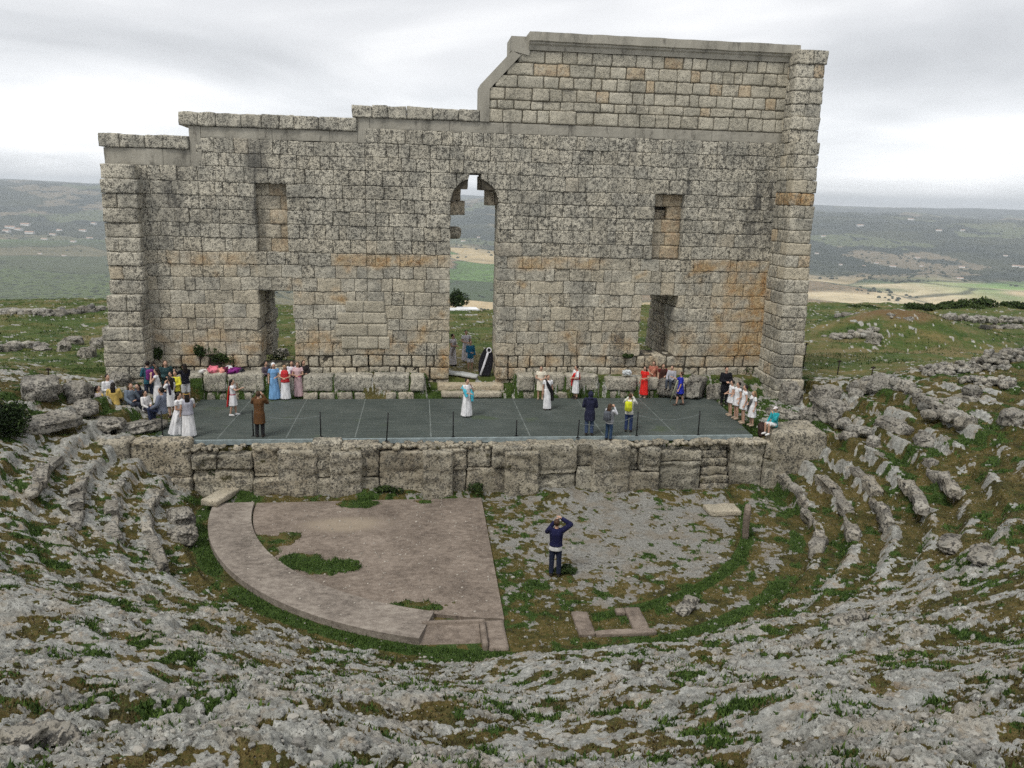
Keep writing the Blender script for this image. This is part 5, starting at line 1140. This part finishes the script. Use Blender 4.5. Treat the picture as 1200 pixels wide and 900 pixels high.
def person(px, py, z, h, face, label, clothes, arms=('down', 'down'), sit=False, hair_=('dark', 0), shoe='dark', stride=0., group=GA, at=None, seat=0., lean=0., sink=0.):
    """face: degrees, 0 = towards the camera, 90 = towards picture right"""
    global NPEOPLE; NPEOPLE += 1
    if at is None:
        if z is None: x, y, z = atg(px, py)
        else: x, y = atz(px, py, z)
    else: x, y, z = at
    J = skel(sit, arms, stride)
    to = atan2(-x, y)      # camera bearing
    root = empty('person', (x, y, z-sink), radians(face)+to, label=label, cat='person', group=group)
    root.scale = (h/1.72,)*3; root.rotation_euler.x = lean
    if sit: root.location.z += seat
    b = bpy.data.objects.new('body', body_mesh(sit, arms, stride)); COL.objects.link(b); b.parent = root
    for k, (kind, col, o) in enumerate(clothes): wear(kind, J, root, col, sit, NPEOPLE*7+k, **o)
    if hair_: hair(J, root, *hair_)
    if shoe: shoes(J, root, dict(dark=M_shoe, sand=M_sand, white=M_white)[shoe])
    return root
def backpack(p, col, label, h=1.0):
    x, y, z = p.location; o = empty('backpack', (x, y, z), p.rotation_euler.z, label=label, cat='backpack'); o.scale = p.scale; o.rotation_euler.x = p.rotation_euler.x
    m = MB(); block(m, -.16, .16, .15, .33, .98, 1.42, (8, 5, 9), .09); link('pack', m.mesh('pack'), cloth(col), o)
    m = MB(); block(m, -.12, .12, .32, .39, 1.0, 1.2, (6, 4, 6), .04); link('pocket', m.mesh('pocket'), cloth(tuple(q*.6 for q in col)), o)
    for s in (-1, 1): m = MB(); tube(m, [(s*.1, .16, 1.38), (s*.125, .05, 1.47), (s*.13, -.14, 1.36), (s*.14, -.13, 1.14), (s*.13, .14, 1.02)], .024, 7, .5); link('strap', m.mesh('strap'), cloth(tuple(q*.5 for q in col)), o)
    return o
def camera_prop(p, label, up=1.545, fwd=-.30):
    o = empty('handheld_camera', tuple(p.location), p.rotation_euler.z, label=label, cat='camera'); o.scale = p.scale; m = MB(); block(m, -.065, .065, fwd-.035, fwd+.035, up-.045, up+.045, (5, 4, 4), .012); link('camera_body', m.mesh('camera_body'), M_dark, o)
    m = MB(); tube(m, [(0, fwd-.03, up), (0, fwd-.11, up)], [.035, .032], 10); link('lens', m.mesh('lens'), M_dark, o)

# the photographer in the orchestra
p = person(650, 675, None, 1.76, 178, 'balding man in a navy jacket and dark jeans photographing the ruin from the orchestra', [('trousers', (.018, .024, .05), {}), ('shirt', (.62, .62, .62), dict(hem=.80)), ('jacket', (.011, .012, .048), dict(hem=.93, flare=.12))], ('shade', 'camera'), hair_=('brown', 0), group=GV); camera_prop(p, 'small black camera held by the man in the orchestra')
# left group beside the stage
Z = DECK
person(118, 492, 2.0, 1.64, 60, 'girl in white with a yellow scarf sitting at the left end', [('dress', (.66, .58, .58), dict(hem=.2)), ('scarf', (.72, .52, .14), {})], ('lap', 'lap'), True, ('dark', 1), group=GA, seat=.12)
person(129, 478, 2.2, 1.69, 30, 'person in a white top with short dark hair behind the yellow jacket', [('trousers', (.04, .04, .05), {}), ('shirt', (.66, .66, .68), {})], ('fold', 'fold'), hair_=('dark', 0), group=GA, sink=.35)
person(136, 491, 2.02, 1.69, 170, 'girl in a yellow jacket sitting with her back turned', [('trousers', (.05, .05, .06), {}), ('jacket', (.60, .43, .13), dict(hem=.82))], ('lap', 'lap'), True, ('dark', 1), group=GA, seat=.18)
person(156, 489, 2.0, 1.69, 20, 'girl with long brown hair and grey denim jacket sitting in the left group', [('trousers', (.03, .035, .05), {}), ('jacket', (.13, .16, .20), {})], ('lap', 'chin'), True, ('brown', 2), group=GA, seat=.1)
person(172, 490, 2.0, 1.47, 40, 'child with a small white top sitting low beside the blue-grey jacket', [('trousers', (.03, .03, .05), {}), ('shirt', (.68, .66, .66), {})], ('lap', 'fold'), True, ('dark', 1), group=GA)
p = person(176, 472, 2.1, 1.74, 200, 'standing person in a teal top wearing a purple backpack', [('trousers', (.03, .04, .07), {}), ('shirt', (.03, .11, .15), {})], ('fold', 'fold'), hair_=('dark', 0), group=GA); backpack(p, (.16, .03, .16), 'purple backpack on the person in a teal top')
person(187, 481, 2.0, 1.72, 250, 'girl in a sleeveless white dress adjusting her hair behind the blue-grey jacket', [('dress', WHT, dict(hem=.35, sleeve=.15))], ('raise', 'chin'), hair_=('dark', 2), group=GA)
person(197, 472, 2.05, 1.77, 10, 'brown-haired woman in dark teal standing at the back of the left group', [('trousers', (.03, .03, .05), {}), ('jacket', (.025, .055, .06), {})], ('fold', 'down'), hair_=('brown', 1), group=GA)
person(208, 478, 2.0, 1.53, 330, 'child in a bright yellow top at the back of the left group', [('trousers', (.02, .02, .03), {}), ('shirt', (.66, .62, .06), {})], ('fold', 'fold'), hair_=('dark', 0), group=GA)
person(219, 473, Z, 1.69, 200, 'girl in a black top and white shorts leaning on the low wall', [('shorts', WHT, {}), ('shirt', (.012, .012, .02), dict(sleeve=2, hem=.86))], ('chin', 'point'), hair_=('dark', 1), group=GA)
person(192, 500, 2.0, 1.83, 240, 'person in a blue-grey jacket and jeans sitting with bent back at the stage edge', [('trousers', (.022, .03, .065), {}), ('jacket', (.17, .19, .25), {})], ('lap', 'lap'), True, ('dark', 0), group=GA, seat=.15)
person(207, 507, Z, 1.64, 60, 'girl in a white toga with long dark hair leaning at the left stage edge', [('dress', WHT, dict(hem=.04, wide=.16, pleat=.14)), ('drape', WHT, {})], ('fold', 'down'), hair_=('dark', 2), sink=.12, lean=.12)
person(222, 512, Z, 1.66, 185, 'girl in a silver top and long white skirt with a golden headband', [('dress', WHT, dict(hem=.05, wide=.07)), ('vest', (.36, .36, .42), {}), ('headband', (.55, .36, .08), {})], ('fold', 'down'), hair_=('dark', 2))
person(164, 488, 2.0, 1.62, 330, 'girl in a dark navy jacket sitting between the denim jacket and the small white top', [('trousers', (.02, .02, .03), {}), ('jacket', (.016, .018, .032), {})], ('lap', 'fold'), True, ('dark', 2), seat=.1)
person(183, 470, 2.05, 1.66, 160, 'dark-haired person in a black jacket just right of the purple backpack', [('trousers', (.02, .022, .03), {}), ('jacket', (.018, .018, .022), {})], ('fold', 'fold'), hair_=('dark', 1))
person(202, 489, 2.0, 1.60, 220, 'girl in a short white dress standing under the yellow-topped child', [('tunic', WHT, dict(hem=.5)), ('sash', (.06, .05, .08), {})], ('fold', 'chin'), hair_=('dark', 2))
person(203, 478, 2.0, 1.50, 300, 'child in black and white beside the bare-armed girl at the wall', [('trousers', (.02, .02, .025), {}), ('shirt', (.03, .03, .035), {}), ('scarf', (.6, .6, .55), {})], ('fold', 'down'), hair_=('dark', 0))
# people on the left part of the stage
person(274, 487, Z, 1.46, 75, 'child in a short white tunic with a red cape walking on the left stage', [('tunic', WHT, dict(hem=.50, wide=.05)), ('cape', RED, dict(hem=.45)), ('belt', (.3, .02, .05), {})], ('point', 'chin'), hair_=('dark', 1), shoe='white', stride=.1)
p = person(305, 512, Z, 1.70, 165, 'person in a long brown coat photographing the actors from the stage edge', [('trousers', (.02, .02, .022), {}), ('coat', (.105, .052, .022), dict(hem=.52, flare=.06))], ('camera', 'camera'), hair_=('brown', 0), group=GV); camera_prop(p, 'black camera held by the person in the brown coat')
person(313, 463, Z, 1.5, 40, 'person with dark hair half hidden left of the light blue dress', [('trousers', (.03, .03, .04), {}), ('shirt', (.10, .08, .10), {})], ('fold', 'fold'), hair_=('dark', 0))
person(322, 468, Z, 1.58, 10, 'girl in a long light blue patterned dress with a white headdress', [('dress', (.17, .34, .58), dict(hem=.04, wide=.09)), ('headdress', WHT, {})], ('down', 'fold'), hair_=('brown', 2))
person(335, 468, Z, 1.52, 350, 'girl in a white dress with a red tabard beside the light blue dress', [('dress', WHT, dict(hem=.05)), ('vest', (.50, .035, .04), {}), ('headband', (.55, .38, .15), {})], ('fold', 'fold'), hair_=('brown', 1))
person(343, 464, Z, 1.55, 5, 'girl in a plain white robe between the red tabard and the pink dress', [('dress', (.66, .64, .70), dict(hem=.05)), ('sash', (.22, .08, .16), {})], ('fold', 'down'), hair_=('dark', 1))
person(350, 465, Z, 1.54, 350, 'girl in a pink dress with a dark pink belt at the right of the group', [('dress', (.60, .42, .44), dict(hem=.05)), ('belt', (.42, .05, .14), {})], ('fold', 'fold'), hair_=('brown', 1))
person(357, 462, Z, 1.52, 20, 'dark-clothed girl at the right end of the group by the blue dress', [('trousers', (.03, .03, .03), {}), ('jacket', (.03, .025, .025), {})], ('fold', 'fold'), hair_=('dark', 1))
# inside the arch
def behind(px, py, v):
    d = ray(px, py); t_ = (v-L(0, 0)[1])/(d[0]*N1[0]+d[1]*N1[1]); x, y = d[0]*t_, d[1]*t_; return x, y, gh(x, y)
person(0, 0, 0, 1.62, 60, 'girl in a pale dress standing behind the left jamb of the arch', [('dress', (.58, .55, .58), dict(hem=.1)), ('sash', (.25, .22, .22), {})], ('fold', 'fold'), hair_=('dark', 0), at=behind(530.5, 417, 11.0))
person(0, 0, 0, 1.62, 20, 'girl in a white dress standing on the path behind the arch', [('dress', (.66, .64, .70), dict(hem=.1))], ('fold', 'fold'), hair_=('dark', 0), at=behind(546, 412, 11.8))
person(0, 0, 0, 1.46, 15, 'bare-legged boy in a teal blue top standing in the arched doorway', [('shorts', (.62, .62, .68), {}), ('shirt', (.02, .13, .24), dict(hem=.72))], ('fold', 'down'), hair_=('dark', 0), at=behind(551, 430, 9.4), shoe='sand')
# centre and right of the stage
person(547, 488, Z, 1.56, 40, 'girl in a long white dress with a turquoise shawl at the centre of the stage', [('dress', WHT, dict(hem=.05, wide=.08, pleat=.14)), ('shawl', (.08, .48, .62), {})], ('fold', 'chin'), hair_=('dark', 0))
person(633, 468, Z, 1.5, 0, 'girl in a knee-length cream dress with clasped hands', [('tunic', CRM, dict(hem=.48, wide=.02)), ('belt', (.55, .5, .4), {})], ('fold', 'fold'), hair_=('dark', 0), shoe='sand')
person(641, 480, Z, 1.50, 20, 'girl in a white toga with a black drape next to the cream dress', [('dress', WHT, dict(hem=.06, wide=.02)), ('drape', (.014, .013, .015), dict(flip=True, hem=.45))], ('down', 'down'), hair_=('brown', 0))
person(674, 467, Z, 1.50, 300, 'boy in a white tunic with a red scarf reading from a sheet', [('tunic', WHT, dict(hem=.30, wide=.03, sleeve=.9)), ('sash', RED, {}), ('belt', (.3, .04, .06), {})], ('fold', 'fold'), hair_=('dark', 0))
person(690, 510, Z, 1.70, 185, 'person in a long dark navy hooded coat standing with back turned at the stage edge', [('trousers', JEAN, {}), ('hooded_jacket', NAVY, dict(hem=.60, flare=.05))], ('fold', 'fold'), hair_=None, group=GV)
p = person(713, 516, 1.85, 1.42, 150, 'person with a brown hood and grey vest taking a picture at the stage edge', [('trousers', (.03, .06, .12), {}), ('shirt', (.56, .57, .60), {}), ('vest', (.22, .23, .25), {}), ('scarf', (.10, .05, .03), {})], ('camera', 'camera'), hair_=('brown', 1), group=GV); backpack(p, (.10, .11, .13), 'dark grey backpack on the person in the grey vest'); camera_prop(p, 'black camera held by the person in the grey vest')
p = person(736, 506, Z, 1.52, 170, 'person in a white top and jeans wearing a bright yellow backpack', [('trousers', (.03, .05, .13), {}), ('shirt', (.66, .65, .60), {})], ('camera', 'camera'), hair_=('brown', 0), group=GV); backpack(p, (.58, .62, .03), 'bright yellow backpack worn at the stage edge'); camera_prop(p, 'black camera held by the person with the yellow backpack')
person(754, 466, Z, 1.44, 330, 'girl in a bright red dress right of the plastic bag', [('dress', (.62, .025, .02), dict(hem=.18, wide=.06)), ('belt', (.62, .20, .14), {})], ('down', 'fold'), hair_=('dark', 1), shoe='sand')
person(764, 461, Z, 1.52, 350, 'girl in a terracotta dress between the bright red and the dark maroon ones', [('dress', (.36, .13, .09), dict(hem=.1)), ('sash', (.42, .18, .12), {})], ('fold', 'down'), hair_=('dark', 2))
person(775, 463, Z, 1.46, 20, 'girl in a dark maroon dress with a pale sleeve', [('dress', (.12, .015, .02), dict(hem=.08)), ('vest', (.05, .022, .018), {})], ('down', 'fold'), hair_=('brown', 1))
person(786, 456, 2.45, 1.42, 340, 'person in a grey shirt sitting on the wall with a white sheet', [('trousers', (.06, .07, .09), {}), ('shirt', (.36, .36, .40), {})], ('lap', 'lap'), True, ('brown', 0), seat=.02)
p = person(796, 475, Z, 1.50, 265, 'boy in a royal blue tunic holding a long pale staff', [('shorts', (.02, .015, .02), {}), ('tunic', (.02, .03, .36), dict(hem=.62, wide=.04, sleeve=.9))], ('point', 'down'), hair_=('brown', 0), stride=.16)
x, y = atz(785, 472, Z); m = MB(); q_ = Vector((p.location.x-x-.15, p.location.y-y, 1.12)); tube(m, [(0, 0, .02), tuple(q_*.5), tuple(q_)], .022, 7); link('wooden_staff', m.mesh('wooden_staff'), mat_plain('pale_wood', (.42, .44, .30), .2, 12), None, (x, y, Z), label='long pale wooden staff held by the boy in royal blue', cat='staff')
person(848, 474, 2.0, 1.68, 20, 'man in a black coat and trousers standing right of the stage', [('trousers', (.010, .010, .013), {}), ('coat', (.010, .010, .014), dict(hem=.6))], ('fold', 'fold'), hair_=('dark', 0), group=GV)
for (px, py, hh, fc, lab, ar) in ((855, 487, 1.5, 290, 'bare-legged boy in a white tunic nearest to the man in the black coat', ('fold', 'fold')), (862, 491, 1.55, 300, 'bare-legged boy in a white tunic, middle one of the three right of the stage', ('fold', 'down')), (870, 496, 1.58, 285, 'bare-legged boy in a sleeveless white tunic, front one of the three right of the stage', ('fold', 'down'))):
    person(px, py, 2.0, hh, fc, lab, [('tunic', WHT, dict(hem=.66, wide=.05, sleeve=.25)), ('belt', (.62, .62, .66), {})], ar, hair_=('dark', 0), shoe='sand')
person(880, 499, 2.0, 1.42, 300, 'fair-haired child in a white tunic next to the dark bag', [('tunic', WHT, dict(hem=.45, wide=.05)), ('drape', (.10, .10, .10), {})], ('fold', 'down'), hair_=('fair', 1), shoe='sand')
person(906, 510, 2.0, 1.45, 315, 'boy in a turquoise top and white shorts sitting at the right corner of the stage', [('shorts', (.66, .67, .68), {}), ('shirt', (.025, .30, .34), {}), ('cap', (.70, .66, .66), {})], ('lap', 'chin'), True, ('dark', 0), shoe='white', seat=.06)
